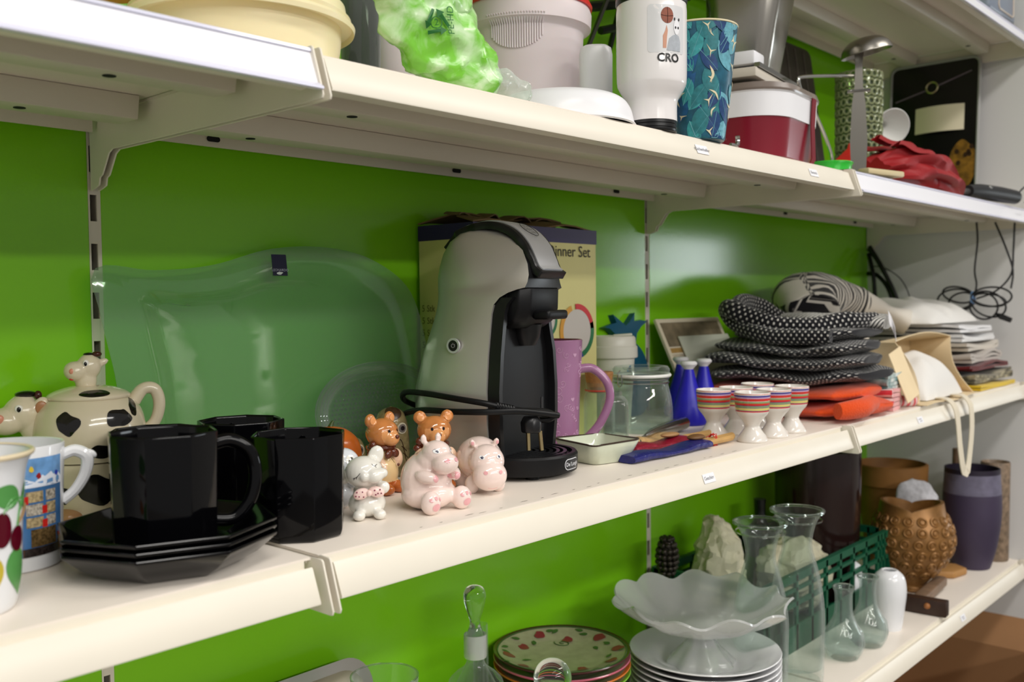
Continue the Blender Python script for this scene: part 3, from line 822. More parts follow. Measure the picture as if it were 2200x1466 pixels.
# owls
OWL = mat('owl_glaze', (150, 134, 92), rough=.2, coat=.3, vary=(120, .45), bump=(260, .5))
OWLD = mat('owl_dark', (70, 48, 30), rough=.25, vary=(90, .3))
def owl(c, rz, w, h, label, side=1):
    prof = smooth_prof([(w*.80, 0), (w*.98, h*.2), (w, h*.45), (w*.92, h*.72), (w*.66, h*.92), (0, h)], 6)
    VF = lathe([(0, 0)]+prof, 48, sy=.9)
    t = thing('owl_figurine', label, 'figurine', c, rz, 'ceramic owls')
    b = obj('body', VF, OWL, t)
    for sx in (-1, 1):
        e = (sx*w*.42, h*.70)
        for q, (rr, m_) in enumerate([(.30, mat('owl_ring', (196, 188, 164), rough=.15)), (.22, mat('owl_iris', (112, 104, 98), rough=.1)), (.12, EYED)]):
            base = fan(ell(w*rr, w*rr), 3)
            Q = stick(([Vector((e[0]+v.x, -.2, e[1]+v.y)) for v in base[0]], base[1]), VF, (0, 1, 0), .0003+.0003*q)
            obj(['eye_ring', 'iris', 'pupil'][q], Q, m_, b)
        for q in range(3):
            obj('feather', wrap(tube(catmull([Vector((sx*w*(.25+.12*k+.1*q), h*(.55-.05*k-.1*q+.02*math.sin(k*2)), 0)) for k in range(5)], 3), .0005, 5), proffun(prof), -PI/2, .0002, 1, .9), OWLD, b)
    bk = fan([(0, h*.5), (w*.13, h*.64), (0, h*.70), (-w*.13, h*.64)], 3)
    obj('beak', stick(([Vector((v.x, -.2, v.y)) for v in bk[0]], bk[1]), VF, (0, 1, 0), .001), OWLD, b)
    cp = fan([(x, h*.91+y) for x, y in ell(w*.45, h*.08)], 3)
    obj('crest', stick(([Vector((v.x, -.2, v.y)) for v in cp[0]], cp[1]), VF, (0, 1, 0), .0004), OWLD, b)
c = on(842, 1022, 0); owl(c, facing(c)+.25, .021, .080, 'tall brown glazed ceramic owl behind the sideways bear')
c = on(748, 1032, 0); owl(c, facing(c)+.35, .021, .050, 'small brown glazed ceramic owl behind the white figurines')
c = on(712, 1040, 0)
t = thing('orange_pot', 'round orange glazed pot behind the small owl', 'pot', c, 0)
obj('pot', lathe([(0, 0)]+smooth_prof([(.020, 0), (.030, .014), (.034, .03), (.030, .048), (.017, .060), (0, .064)], 5), 40), ORNG, t)
obj('stalk', tube([(0, 0, .063), (.002, 0, .067), (.004, 0, .069)], [.003, .002, .0015], 8), mat('stalk_green', (70, 90, 40)), t)
# ------------------------------------------------------------------ coffee machine
SILV = mat('silver_plastic', (206, 203, 196), rough=.34, metal=.7)
SILV2 = mat('silver_lever', (208, 210, 215), rough=.28, metal=.5)
BLKS = mat('black_satin', (20, 20, 22), rough=.32)
BRASS = mat('pin_metal', (196, 176, 130), rough=.25, metal=1)
MC = on(1122, 1016, 0); MR = .21
t = thing('coffee_machine', 'silver and black capsule coffee machine with its cord wrapped around', 'coffee machine', MC, MR)
MM_ = Matrix.Translation(MC) @ Matrix.Rotation(MR, 4, 'Z'); MI = MM_.inverted()
def dsec(z, hw, yf, yb, fw=None, e=2.4, nf=14, nb=34):
    fw = fw or hw*.96; ym = .045 if yb > .06 else yf+(yb-yf)*.42
    pts = [(-fw+2*fw*i/nf, yf-.003*(1-(2*i/nf-1)**2), z) for i in range(nf)]
    k = 9
    for i in range(k):
        u = i/k; pts.append((fw+(hw-fw)*math.sin(u*PI/2), yf+(ym-yf)*u, z))
    for i in range(nb-2*k):
        a = PI*i/(nb-2*k); cc, ss = math.cos(a), math.sin(a)
        pts.append((math.copysign(abs(cc)**(2/e), cc)*hw, ym+(yb-ym)*abs(ss)**(2/e), z))
    for i in range(k, 0, -1):
        u = i/k; pts.append((-(fw+(hw-fw)*math.sin(u*PI/2)), yf+(ym-yf)*u, z))
    return pts
lv = [(.003, .060, .006, .118), (.02, .067, .005, .126), (.06, .0735, .004, .131), (.10, .0740, .004, .129), (.14, .0695, .004, .117), (.17, .062, .005, .106), (.185, .059, .005, .101), (.195, .057, .003, .099), (.203, .056, -.004, .098, .0535), (.2085, .055, -.014, .0985, .0515),
      (.2118, .054, -.024, .099, .049), (.2138, .0535, -.031, .0995, .044), (.220, .0533, -.0315, .0995, .039), (.228, .053, -.0315, .0995, .036), (.24, .0515, -.029, .097, .034), (.255, .049, -.022, .092, .032), (.268, .0445, -.008, .083, .031), (.277, .037, .008, .070, .028), (.2825, .025, .024, .055, .02), (.2842, .010, .033, .042)]
shV, shF = loft([dsec(*l) for l in lv], True)
nn_ = 14+34
shM = [1 if (fi//nn_ >= 7 and fi//nn_ < 15 and fi % nn_ < 14) else 0 for fi in range(len(shF)-2)]+[0, 0]
body = obj('shell', (shV, shF, shM), [SILV, BLKS], t, smooth=50)
# black front
fl = [(l[0], l[1]*.96-.003, l[2]-.0055, l[2]+.004) for l in lv[1:9]]
fp = obj('front_panel', loft([[(-hw, yb, z), (-hw, yf, z), (-hw*.5, yf-.003, z), (0, yf-.004, z), (hw*.5, yf-.003, z), (hw, yf, z), (hw, yb, z)] for z, hw, yf, yb in fl]), BLACKPL, t)
for sx in (-1, 1):
    obj('frame_rib', loft([[(sx*(hw+.001), yf+.004, z), (sx*(hw+.001), yf-.010, z), (sx*(hw-.006), yf-.010, z), (sx*(hw-.006), yf+.004, z)] for z, hw, yf, yb in fl]), BLKS, t)
obj('fascia_slot', T(prism(rrect(.005, .020, .0024), 0, .0012), (.042, -.0035, .075), (PI/2, 0, 0)), BLKS, fp)
def hs(z, w, y): return [(-w, .004, z), (-w, y+.012, z), (-w*.72, y+.003, z), (0, y, z), (w*.72, y+.003, z), (w, y+.012, z), (w, .004, z)]
hd = obj('capsule_holder', bevel(loft([hs(.2132, .045, -.036), hs(.19, .045, -.035), hs(.176, .043, -.028), hs(.168, .036, -.018)]), .002, 2), BLACKPL, t)
obj('seam', box(-.0478, -.0473, -.010, -.0095, .172, .212), DARK, hd, smooth=0)
obj('holder_handle', bevel(box(-.024, .024, -.050, -.028, .178, .1885), .0035, 3), BLACKPL, hd)
obj('nozzle', T(lathe([(0, 0), (.012, 0), (.017, .010), (.019, .024), (0, .024)], 28), (0, -.006, .148)), BLKS, hd)
# lever over the head
path = catmull([(0, .088, .262), (0, .070, .2785), (0, .045, .2865), (0, .018, .2878), (0, -.006, .2795), (0, -.0225, .2640), (0, -.0315, .247), (0, -.0365, .236), (0, -.0445, .2300)], 5)
def band(path, w, th, off, i0=0, i1=None):
    P = path[i0:i1]; rings = []
    for i, p in enumerate(P):
        tt = (P[min(i+1, len(P)-1)]-P[max(i-1, 0)]).normalized(); nn = Vector((1, 0, 0)).cross(tt); nn = nn if nn.z*1+(-nn.y)*.8 > 0 else -nn
        ww = w[i*(len(w)-1)//(len(P)-1)] if isinstance(w, list) else w
        a = p+nn*off; b = a-nn*th
        rings.append([a+Vector((-ww, 0, 0)), a+Vector((-ww*.6, 0, 0))+nn*.0006, a+Vector((ww*.6, 0, 0))+nn*.0006, a+Vector((ww, 0, 0)), b+Vector((ww, 0, 0)), b+Vector((-ww, 0, 0))])
    return loft(rings)
lev = obj('lever', bevel(band(path, [.024, .029, .0315, .0325, .0325, .0315, .0305, .030, .029], .009, .0015), .0012, 2), BLKS, t)
tong = obj('lever_plate', band(path, [.0225, .0245, .0250, .0250, .0245, .0240, .0235], .003, .0031, 7, -2), SILV2, lev, smooth=50)
ip = 21
p0 = path[ip]; tt = (path[ip+1]-path[ip-1]).normalized(); nn = Vector((1, 0, 0)).cross(tt); nn = nn if nn.z > 0 else -nn
fr = Matrix((Vector((1, 0, 0)), -tt, nn)).transposed().to_4x4(); fr.translation = p0+nn*.0047
def onlever(VF): return ([fr @ Vector(v) for v in VF[0]],)+tuple(VF[1:])
obj('logo_ring', onlever(tube([(.0125*math.cos(a), .0125*math.sin(a), 0) for a in [2*PI*q/32 for q in range(32)]], .0004, 5, True)), BLKS, tong)
obj('lettering', onlever(join(T(text('NESCAFÉ', .0040), (0, .0062, 0)), T(text('Dolce', .0066), (-.001, .0008, 0)), T(text('Gusto', .0062), (.0015, -.0050, 0)))), BLKS, tong, smooth=0)
# power button on the side
bt = obj('power_button', join(setmat(T(lathe([(.0062, .0), (.0085, .0), (.0085, .0022), (.0062, .0022)], 28), (-.0685, .047, .150), (0, -PI/2, 0)), 0), setmat(T(lathe([(0, 0), (.0062, 0), (.0062, .0016), (0, .0018)], 28), (-.0685, .047, .150), (0, -PI/2, 0)), 1)), [SILV2, BLKS], t)
obj('power_icon', T(join(tube([(0, .0022*math.cos(a), .0022*math.sin(a)) for a in [PI*.5+.6+(2*PI-1.2)*q/14 for q in range(15)]], .0003, 5), tube([(0, 0, .0008), (0, 0, .003)], .0003, 5)), (-.0706, .047, .150)), mat('icon_grey', (150, 150, 150)), bt)
# base with drip tray
base = obj('drip_tray', lathe([(0, .004), (.055, .004), (.0635, .006), (.0645, .012), (.0645, .024), (.0625, .0265), (.058, .0265), (.057, .0225), (0, .0225)], 72), BLACKPL, t)
for r_ in (.010, .018, .026, .034, .042, .050):
    obj('grille_ring', T(lathe([(r_-.002, 0), (r_-.002, .003), (r_+.002, .003), (r_+.002, 0)], 56), (0, 0, .0232)), BLKS, base)
obj('grille_bar', join(box(-.056, .056, -.0015, .0015, .0228, .0258), box(-.0015, .0015, -.056, .056, .0228, .0258)), BLKS, base)
obj('base_block', bevel(box(-.056, .056, .004, .12, .0, .022), .006, 3), BLACKPL, t)
for sx in (-1, 1):
    obj('foot', T(lathe([(0, 0), (.008, 0), (.008, .005), (0, .005)], 16), (sx*.03, -.03, -.0)), BLACKPL, t)
bd = obj('badge', wrap(fan([(x, .0155+y) for x, y in rrect(.030, .0125, .006)], 3), lambda z: .0645, -PI/2, .0004), mat('badge_white', (214, 216, 220), rough=.3), base, label='oval maker badge')
obj('badge_field', wrap(fan([(x, .0155+y) for x, y in rrect(.0280, .0105, .005)], 3), lambda z: .0645, -PI/2, .0007), BLKS, bd)
tx = text('De´Longhi', .0062, 0, 'CENTER', .0001)
obj('lettering', wrap(([Vector((v.x, v.y+.0155, 0)) for v in tx[0]], tx[1]), lambda z: .0645, -PI/2, .0010), mat('badge_white', (214, 216, 220)), bd, smooth=0)
# cord and plug, laid out round the machine
D0 = (MC-CAM).dot(fwd)
def atd(px, py, d): return MI @ (CAM+ray(px, py)*(D0+d))
A = [(930, 884, .060), (884, 868, .035), (866, 856, .02), (872, 843, .0), (915, 846, -.030), (980, 857, -.068), (1045, 868, -.082), (1080, 876, -.076), (1120, 882, -.064), (1170, 884, -.044), (1190, 893, -.034), (1178, 902, -.036), (1150, 902, -.044)]
cord = obj('cord', tube(catmull([atd(*q) for q in A], 6), .0034, 10), BLACKPL, t)
B = [(826, 962, .05), (838, 925, .035), (862, 893, .005), (905, 882, -.035), (970, 885, -.072), (1045, 886, -.088), (1110, 884, -.072), (1160, 888, -.054), (1200, 893, -.042)]
obj('cord', tube(catmull([atd(*q) for q in B], 6), .0034, 10), BLACKPL, t)
a_, b_ = atd(1066, 873, -.079), atd(1100, 880, -.070)
for q in range(7):
    p = a_.lerp(b_, q/6); d_ = (b_-a_).normalized()*.0011
    obj('strain_relief', tube([p-d_, p+d_], .0046, 10), BLACKPL, cord)
pA, pB = atd(1122, 908, -.050), atd(1160, 905, -.044)
plug = obj('plug', bevel(tube([atd(1141, 894, -.048), atd(1141, 908, -.048), atd(1141, 930, -.048)], [.009, .0125, .0115], 8), .002, 2), BLKS, t)
for (x0, x1) in ((1134, 1136), (1160, 1164)):
    obj('pin', tube([atd(x0, 926, -.047), atd(x1, 968, -.047)], .0023, 10), BRASS, plug)

# ------------------------------------------------------------------ cardboard dinner set box
YEL = mat('carton_yellow', (216, 210, 140), rough=.45, vary=(12, .06))
PURP = mat('carton_purple', (44, 26, 84), rough=.4)
BROWN = mat('card_brown', (120, 98, 62), rough=.8)
TXT = mat('carton_ink', (40, 34, 24), rough=.6)
t = thing('dinner_set_box', 'tall yellow and purple carton of a dinner set behind the coffee machine', 'box', (.442, -.110, 0), 0)
W, Dp, H = .261, .1045, .302
bx = obj('carton', bevel(box(0, W, 0, Dp, 0, H), .0012, 1), YEL, t)
obj('top_band', join(box(-.0006, W+.0006, -.0006, .0002, H-.0205, H), box(-.0006, .0002, 0, Dp, H-.0205, H), box(W-.0002, W+.0006, 0, Dp, H-.0205, H)), PURP, t, smooth=0)
for k, (pts, z) in enumerate([([(0, .0), (W, .0), (W-.02, .045), (.02, .05)], 0), ([(0, Dp), (W, Dp), (W-.02, .05), (.03, .056)], 0)]):
    def fl_(p, k=k):
        d = abs(p[1]-(0 if k == 0 else Dp))
        return Vector((p[0], p[1], H+.002+d*(.16 if k == 0 else .22)+.004*math.sin(p[0]*40)))
    V, F = fan(pts, 5)
    obj('flap', solid(([fl_((v.x, v.y)) for v in V], F), .002), BROWN, t)
obj('torn_edge', solid(grid(lambda u, v: (.02+.20*u, .045+.03*v+.006*math.sin(u*17), H+.014+.004*math.sin(u*23)+.003*v), 24, 2)[:2], .0015), BROWN, t)
obj('lettering', T(text('Dinner Set', .0225), (.196, -.0012, H-.033), (PI/2, 0, 0)), TXT, t, smooth=0)
for j, s in enumerate(['5 Stk - Essteller', '5 Stk - Suppenteller', '5 Stk - Müslischale', '5 Stk - Tasse', '5 Stk - Untertasse']):
    obj('side_lettering', T(text(s, .0125, 0, 'LEFT'), (-.0010, Dp-.006, .190-.0165*j), (PI/2, 0, -PI/2)), mat('carton_ink_faded', (120, 116, 64), rough=.6), t, smooth=0)
def ringplate(cx, cz, r):
    V, F = fan(ell(r*.80, r*.80, 32), 2)
    p = obj('printed_plate', T((V, F), (cx, -.0012, cz), (PI/2, 0, 0)), mat('print_grey', (196, 190, 182), rough=.4), t)
    for q, cc in enumerate([(198, 30, 34), (206, 148, 40), (52, 52, 140), (30, 110, 64)]):
        a0 = PI/2-PI/2*(q+1)+PI/2*(0) if False else [0, PI/2, PI, 3*PI/2][q]+(.25 if q else 0)
        rg = [(r*.80, r)]
        n_ = 10; V, F = [], []
        for i in range(n_+1):
            a = a0+PI/2*i/n_+.1
            V += [Vector((r*.80*math.cos(a), r*.80*math.sin(a), 0)), Vector((r*math.cos(a), r*math.sin(a), 0))]
        F = [(2*i, 2*i+1, 2*i+3, 2*i+2) for i in range(n_)]
        obj('rim_segment', T((V, F), (cx, -.0014, cz), (PI/2, 0, 0)), mat('print_seg%d' % q, cc, rough=.4), p)
pc = onY(1240, 712, -.111); ringplate(pc.x-.442, pc.z, .040)
pc = onY(1172, 688, -.111); ringplate(pc.x-.442, pc.z, .026)

# ------------------------------------------------------------------ tall purple mug
MAUV = mat('mauve_glaze', (160, 112, 148), rough=.2, coat=.4)
MAUL = mat('mauve_light', (198, 156, 186), rough=.25)
c = on(1187, 967, 0)
t = thing('tall_mug', 'tall mauve mug with a swirl pattern beside the coffee machine', 'mug', c, facing(c))
outer = smooth_prof([(.031, 0), (.0345, .003), (.036, .03), (.0375, .08), (.0415, .146)], 5)
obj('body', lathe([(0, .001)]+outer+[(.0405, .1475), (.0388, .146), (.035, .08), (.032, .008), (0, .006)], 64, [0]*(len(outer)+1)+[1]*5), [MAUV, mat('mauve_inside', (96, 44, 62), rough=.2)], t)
rf = proffun(outer)
rnd = random.Random(11)
for q in range(34):
    u, v = rnd.uniform(-.03, .055), rnd.uniform(.008, .138)
    R_ = rnd.uniform(.0035, .0068); ph = rnd.uniform(0, 6.28); s_ = rnd.choice((-1, 1))
    P = [Vector((u+R_*(1-j/16)*math.cos(ph+s_*j*.55), v+R_*(1-j/16)*math.sin(ph+s_*j*.55), 0)) for j in range(16)]
    P = [p for p in P if p.y < .144]
    if len(P) > 5: obj('swirl', wrap(tube(P, .00038, 4), rf, -PI/2, .0001), MAUL, t)
for (u, v) in ((.016, .022), (.034, .128), (.03, .07)):
    hpoly = [(u+.0032*(16*math.sin(a)**3)/16, v+.0030*(13*math.cos(a)-5*math.cos(2*a)-2*math.cos(3*a)-math.cos(4*a))/16) for a in [2*PI*j/24 for j in range(24)]]
    obj('heart', wrap(fan(hpoly, 2), rf, -PI/2, .0003), MAUL, t)
hp = catmull([(.037, 0, .108), (.055, 0, .108), (.073, 0, .090), (.0765, 0, .066), (.064, 0, .036), (.047, 0, .016), (.034, 0, .006)], 6)
obj('handle', tube(hp, [.0062, .006, .0058, .0058, .006, .0062, .006], 12), MAUV, t)

# white lidded cup
p = onY(1316, 800, -.072); c = Vector((p.x, -.072, 0)); H = onY(1316, 722, -.072).z
t = thing('travel_cup', 'white lidded travel cup with a blue motif between carton and pineapple', 'cup', c, facing(c))
CW = mat('cup_white', (222, 220, 208), rough=.35)
outer = [(.026, 0), (.028, .002), (.0355, H-.028)]
obj('body', lathe([(0, 0)]+outer+[(0, H-.028)], 48), CW, t)
ld = obj('lid', lathe([(0, H-.034), (.0395, H-.034), (.040, H-.032), (.0395, H-.017), (.0375, H-.015), (.0365, H-.003), (.034, H), (.030, H-.002), (0, H-.003)], 48), CW, t)
obj('drink_flap', bevel(box(.010, .040, -.008, .008, H-.002, H+.002), .0012, 2), CW, ld, rot=(0, -.06, 0))
obj('motif', wrap(fan(rot2(leafpoly(.018, .006), 1.3, (.028, H-.062)), 3), proffun(outer), -PI/2, .0004), mat('motif_blue', (60, 130, 170), rough=.3), t)
obj('motif', wrap(fan([(.031+x, H-.052+y) for x, y in ell(.0024, .004)], 3), proffun(outer), -PI/2, .0007), mat('motif_dark', (14, 30, 60), rough=.3), t)

# pineapple board
BLUE = mat('teal_blue', (16, 84, 112), rough=.4)
p = onY(1352, 770, -.02)
t = thing('pineapple_board', 'blue pineapple-shaped board leaning against the green panel', 'board', (p.x, -.034, 0), (-.13, 0, 0))
bodyo = [(.055*math.copysign(abs(math.cos(a))**.9, math.cos(a)), .064+.066*math.copysign(abs(math.sin(a))**.9, math.sin(a))) for a in [2*PI*q/44 for q in range(44)]]
obj('body', bevel(prism(bodyo, 0, .012, 'y'), .002, 2), BLUE, t)
crown = [(-.022, .122), (-.030, .140), (-.047, .152), (-.062, .155), (-.040, .160), (-.026, .162), (-.034, .176), (-.012, .163), (.0, .156), (.012, .163), (.030, .178), (.026, .163), (.044, .165), (.066, .162), (.046, .154), (.030, .142), (.022, .122)]
obj('crown', prism(crown, 0, .012, 'y'), BLUE, t)

# swing-top jar
WIRE = mat('wire_steel', (190, 190, 190), rough=.2, metal=1)
c = on(1378, 926, 0)
t = thing('swing_top_jar', 'clear glass swing-top jar with white rubber seal', 'jar', c, facing(c))
outer = smooth_prof([(.040, 0), (.045, .003), (.0475, .02), (.046, .045), (.042, .064), (.0405, .070)], 5)
obj('body', lathe([(0, .001)]+outer+[(.0405, .083), (.038, .083), (.038, .068), (.043, .045), (.0445, .02), (.040, .007), (0, .006)], 56), TH, t)
obj('seal', lathe([(.040, .083), (.0445, .083), (.0455, .085), (.0445, .0875), (.040, .0875)], 56), mat('rubber_white', (236, 236, 232), rough=.4), t)
ld = obj('lid', lathe([(.036, .080), (.0375, .0875), (.0425, .088), (.043, .094), (.040, .0985), (.030, .0985), (.026, .093), (0, .093)], 56), TH, t)
obj('wire_band', T(tube([(.0415*math.cos(a), .0415*math.sin(a), 0) for a in [2*PI*q/40 for q in range(40)]], .0011, 6, True), (0, 0, .0745)), WIRE, t)
obj('wire_band', T(tube([(.0415*math.cos(a), .0415*math.sin(a), 0) for a in [2*PI*q/40 for q in range(40)]], .0009, 6, True), (0, 0, .080)), WIRE, t)
ca = -PI/2-.75
ck = Vector((math.cos(ca), math.sin(ca), 0)); ct = Vector((-ck.y, ck.x, 0))
obj('clasp', tube(catmull([ck*.042+Vector((0, 0, .094))-ct*.003, ck*.046+Vector((0, 0, .088))-ct*.004, ck*.046+Vector((0, 0, .074))-ct*.004, ck*.047+Vector((0, 0, .070)), ck*.046+Vector((0, 0, .074))+ct*.004, ck*.046+Vector((0, 0, .088))+ct*.003], 5), .0010, 6), WIRE, t)
# cork jar and small square bottle
CORK = mat('cork', (176, 124, 72), rough=.8, vary=(160, .4))
c = on(1288, 940, 0)
t = thing('cork_jar', 'small glass jar with a wide cork behind the mauve mug handle', 'jar', c, 0)
obj('body', lathe([(0, .001), (.020, .001), (.0225, .004), (.0225, .058), (.019, .068), (.0195, .080), (.018, .080), (.0175, .068), (.021, .057), (.021, .006), (0, .004)], 40), TH, t)
obj('cork', lathe([(0, .066), (.0165, .066), (.0208, .094), (.020, .0955), (0, .0955)], 32), CORK, t)
obj('tie', T(tube([(.0202*math.cos(a), .0202*math.sin(a), 0) for a in [2*PI*q/24 for q in range(24)]], .0009, 6, True), (0, 0, .069)), mat('tie_red', (190, 50, 40), rough=.5), t)
c = on(1321, 953, 0)
t = thing('square_bottle', 'small clear square glass bottle in front of the swing-top jar', 'bottle', c, facing(c)+.1)
obj('body', rr_loft([(.032, .032, .006, 0), (.036, .036, .007, .002), (.036, .036, .007, .052), (.034, .034, .009, .060), (.026, .026, .011, .065), (.020, .020, .0099, .066), (.020, .020, .0099, .072), (.017, .017, .0084, .072), (.016, .016, .0079, .066), (.031, .031, .007, .059), (.033, .033, .006, .05), (.033, .033, .006, .006)]), TH, t)

# square celadon dish with dark rim
c = on(1283, 990, 0)
t = thing('square_dish', 'pale green square ceramic dish with a dark painted rim', 'dish', c, facing(c)+.72)
CEL = mat('celadon', (208, 214, 192), rough=.12, coat=.4, vary=(60, .08))
obj('bowl', rr_loft([(.050, .050, .010, 0), (.056, .056, .012, .001), (.072, .072, .014, .014), (.080, .080, .012, .0255), (.0795, .0795, .012, .0272), (.0765, .0765, .011, .0268), (.068, .068, .013, .015), (.050, .050, .012, .006)]), CEL, t)
P = [(x, y, .0268+.0012*math.sin(6*math.atan2(y, x))) for x, y in rrect(.0785, .0785, .0115, 6)]
obj('rim_line', tube(P, .0013, 6, True, flat=1), mat('rim_bronze', (64, 52, 44), rough=.25), t)

# spoon with silver handle
a_, b_ = on(1345, 966, 0), on(1470, 926, 0)
d_ = (b_-a_).normalized(); n_ = Vector((-d_.y, d_.x, 0)); L = (b_-a_).length
t = thing('serving_spoon', 'steel spoon with a thick silver handle lying behind the chopsticks', 'spoon', a_, math.atan2(d_.y, d_.x))
STEEL = mat('steel', (178, 178, 176), rough=.22, metal=1)
obj('handle', tube(catmull([(L*.30, 0, .010), (L*.42, 0, .012), (L*.6, 0, .012), (L*.8, 0, .012), (L, 0, .012)], 5), [.0025, .006, .0085, .010, .0095], 12), STEEL, t)
obj('bowl', solid(grid(lambda u, v: ((u-.5)*.06+.0, (v-.5)*.036*math.sqrt(max(0, 1-(2*u-1)**2))+0, .0022+.010*((2*u-1)**2*.6+(2*v-1)**2*.4)), 14, 8)[:2], .001), STEEL, t)
obj('neck', tube([(.024, 0, .0085), (.05, 0, .009), (L*.32, 0, .010)], .0022, 8), STEEL, t)

# chopsticks in brocade pouches
WOOD = mat('bamboo', (200, 158, 96), rough=.45, vary=(40, .2))
def pouch(px0, px1, w, col, label, z0, h=.012):
    a_, b_ = on(*px0, 0), on(*px1, 0)
    d_ = (b_-a_); L = d_.length
    t = thing('chopstick_pouch', label, 'pouch', a_+Vector((0, 0, z0)), math.atan2(d_.y, d_.x), 'brocade chopstick pouches')
    m_ = mat('brocade_'+str(col[2]), col, rough=.32, bump=(160, .6), vary=(130, .35))
    V, F = [], []
    rings = []
    for i in range(19):
        u = i/18; ww = w*(.85+.15*math.sin(u*PI))*(1+.05*math.sin(u*21)); hh = h*(.8+.2*math.sin(u*9)); rr = []
        for q in range(14):
            a = 2*PI*q/14
            rr.append((u*L, ww/2*math.copysign(abs(math.cos(a))**.8, math.cos(a)), hh*.5+hh*.5*math.copysign(abs(math.sin(a))**.7, math.sin(a))))
        rings.append(rr)
    obj('pouch', loft(rings), m_, t)
    return t, L
t, L = pouch((1345, 997), (1512, 962), .034, (30, 32, 112), 'dark blue brocade pouch holding chopsticks at the shelf front', 0.0006)
for q, (yy, ex) in enumerate(((.004, .075), (-.006, .062))):
    obj('chopstick', tube([(L*.85, yy, .006), (L+ex, yy*.6, .007)], [.0042, .0052], 8), WOOD, t)
obj('thread', tube([(L+.022+.005*math.sin(q*1.7), .008*math.cos(q*1.3), .007+.009*math.sin(q*1.3)) for q in range(22)], .0007, 5), mat('thread_red', (206, 36, 30), rough=.6), t)
obj('wooden_charm', T(ball((0, 0, 0), (.016, .010, .004)), (L-.012, .004, .0145)), mat('charm_brown', (112, 78, 44), rough=.5), t)
t, L = pouch((1352, 975), (1470, 953), .030, (146, 20, 48), 'dark red brocade pouch lying behind the blue pouch', 0.0006)
obj('chopstick', tube([(L*.8, .003, .006), (L+.075, .003, .007)], [.0042, .005], 8), WOOD, t)
obj('wooden_charm', T(ball((0, 0, 0), (.018, .009, .0035)), (L-.03, .002, .0145)), mat('charm_tan', (170, 130, 86), rough=.5), t)
t, L = pouch((1358, 961), (1440, 946), .026, (214, 176, 120), 'pale gold brocade pouch behind the red pouch', 0.0006)

# blue bottles with white caps
BLU = mat('frosted_blue', (38, 34, 176), rough=.32, spec=.4)
CAPW = mat('cap_white', (222, 222, 224), rough=.3)
def bluebottle(c, label):
    t = thing('blue_bottle', label, 'bottle', c, 0, 'blue cone bottles')
    obj('body', lathe([(0, 0)]+smooth_prof([(.026, 0), (.0285, .003), (.0285, .014), (.022, .036), (.0135, .064), (.0085, .084), (.0075, .088)], 5)+[(0, .088)], 40), BLU, t)
    obj('cap', lathe([(0, .084), (.006, .084), (.0075, .089), (.0135, .0955), (.0135, .098), (.011, .1005), (0, .1015)], 28), CAPW, t)
bluebottle(on(1480, 912, 0), 'cone-shaped blue bottle with white cap standing next to the swing-top jar')
bluebottle(on(1512, 901, 0), 'cone-shaped blue bottle with white cap behind the egg cups')
bluebottle(on(1463, 893, 0), 'cone-shaped blue bottle with white cap behind the other two, by the leaning magazines')

# striped egg cups
ST = [mat('eg_white', (228, 222, 214), rough=.12, coat=.4), mat('eg_blue', (64, 58, 140), rough=.15), mat('eg_red', (206, 54, 44), rough=.15), mat('eg_green', (140, 160, 110), rough=.15), mat('eg_yellow', (220, 206, 120), rough=.15), mat('eg_lilac', (190, 160, 190), rough=.15)]
bands = [(.042, 0), (.0425, 2), (.0440, 1), (.0447, 4), (.0482, 1), (.0488, 3), (.0510, 1), (.0517, 2), (.0547, 3), (.0572, 0), (.0577, 2), (.0612, 5), (.0632, 1), (.0655, 0), (.0668, 2), (.0675, 0)]
def r_of(z): return .0225+.0025*min(1, (z-.040)/.025)
prof = smooth_prof([(.0205, 0), (.0212, .002), (.0185, .008), (.0115, .018), (.0105, .023), (.0150, .031), (.0208, .038)], 4); mats = [0]*len(prof)
prof = [(0, 0)]+prof
for i, (z, m_) in enumerate(bands):
    prof.append((r_of(z), z)); mats.append(m_ if i < len(bands) else 0)
mats = [0]*(len(prof)-len(bands))+[b[1] for b in bands]
prof += [(.0243, .0688), (.0235, .0680), (.021, .045), (.012, .034), (0, .031)]; mats = mats[:len(prof)-6]+[0]*5
eggVF = lathe(prof, 40, mats+[0]*(len(prof)-1-len(mats)))
eg_me = mesh('egg_cup', eggVF, 50)
for mm in ST: eg_me.materials.append(mm)
for q, s in zip([(1533, 838), (1581, 833), (1616, 844), (1627, 825), (1662, 837), (1701, 830)], ['beside the blue bottles', 'in the back row between two others', 'at the front of the group', 'at the back, nearest the knitted towels', 'in the front row between two others', 'next to the orange towels']):
    p = on(q[0], q[1], .068)
    o = bpy.data.objects.new('egg_cup', eg_me); COL.objects.link(o); o.location = (p.x, p.y, 0.0002)
    tag(o, 'white egg cup with coloured stripes, ' + s, 'egg cup', 'striped egg cups')
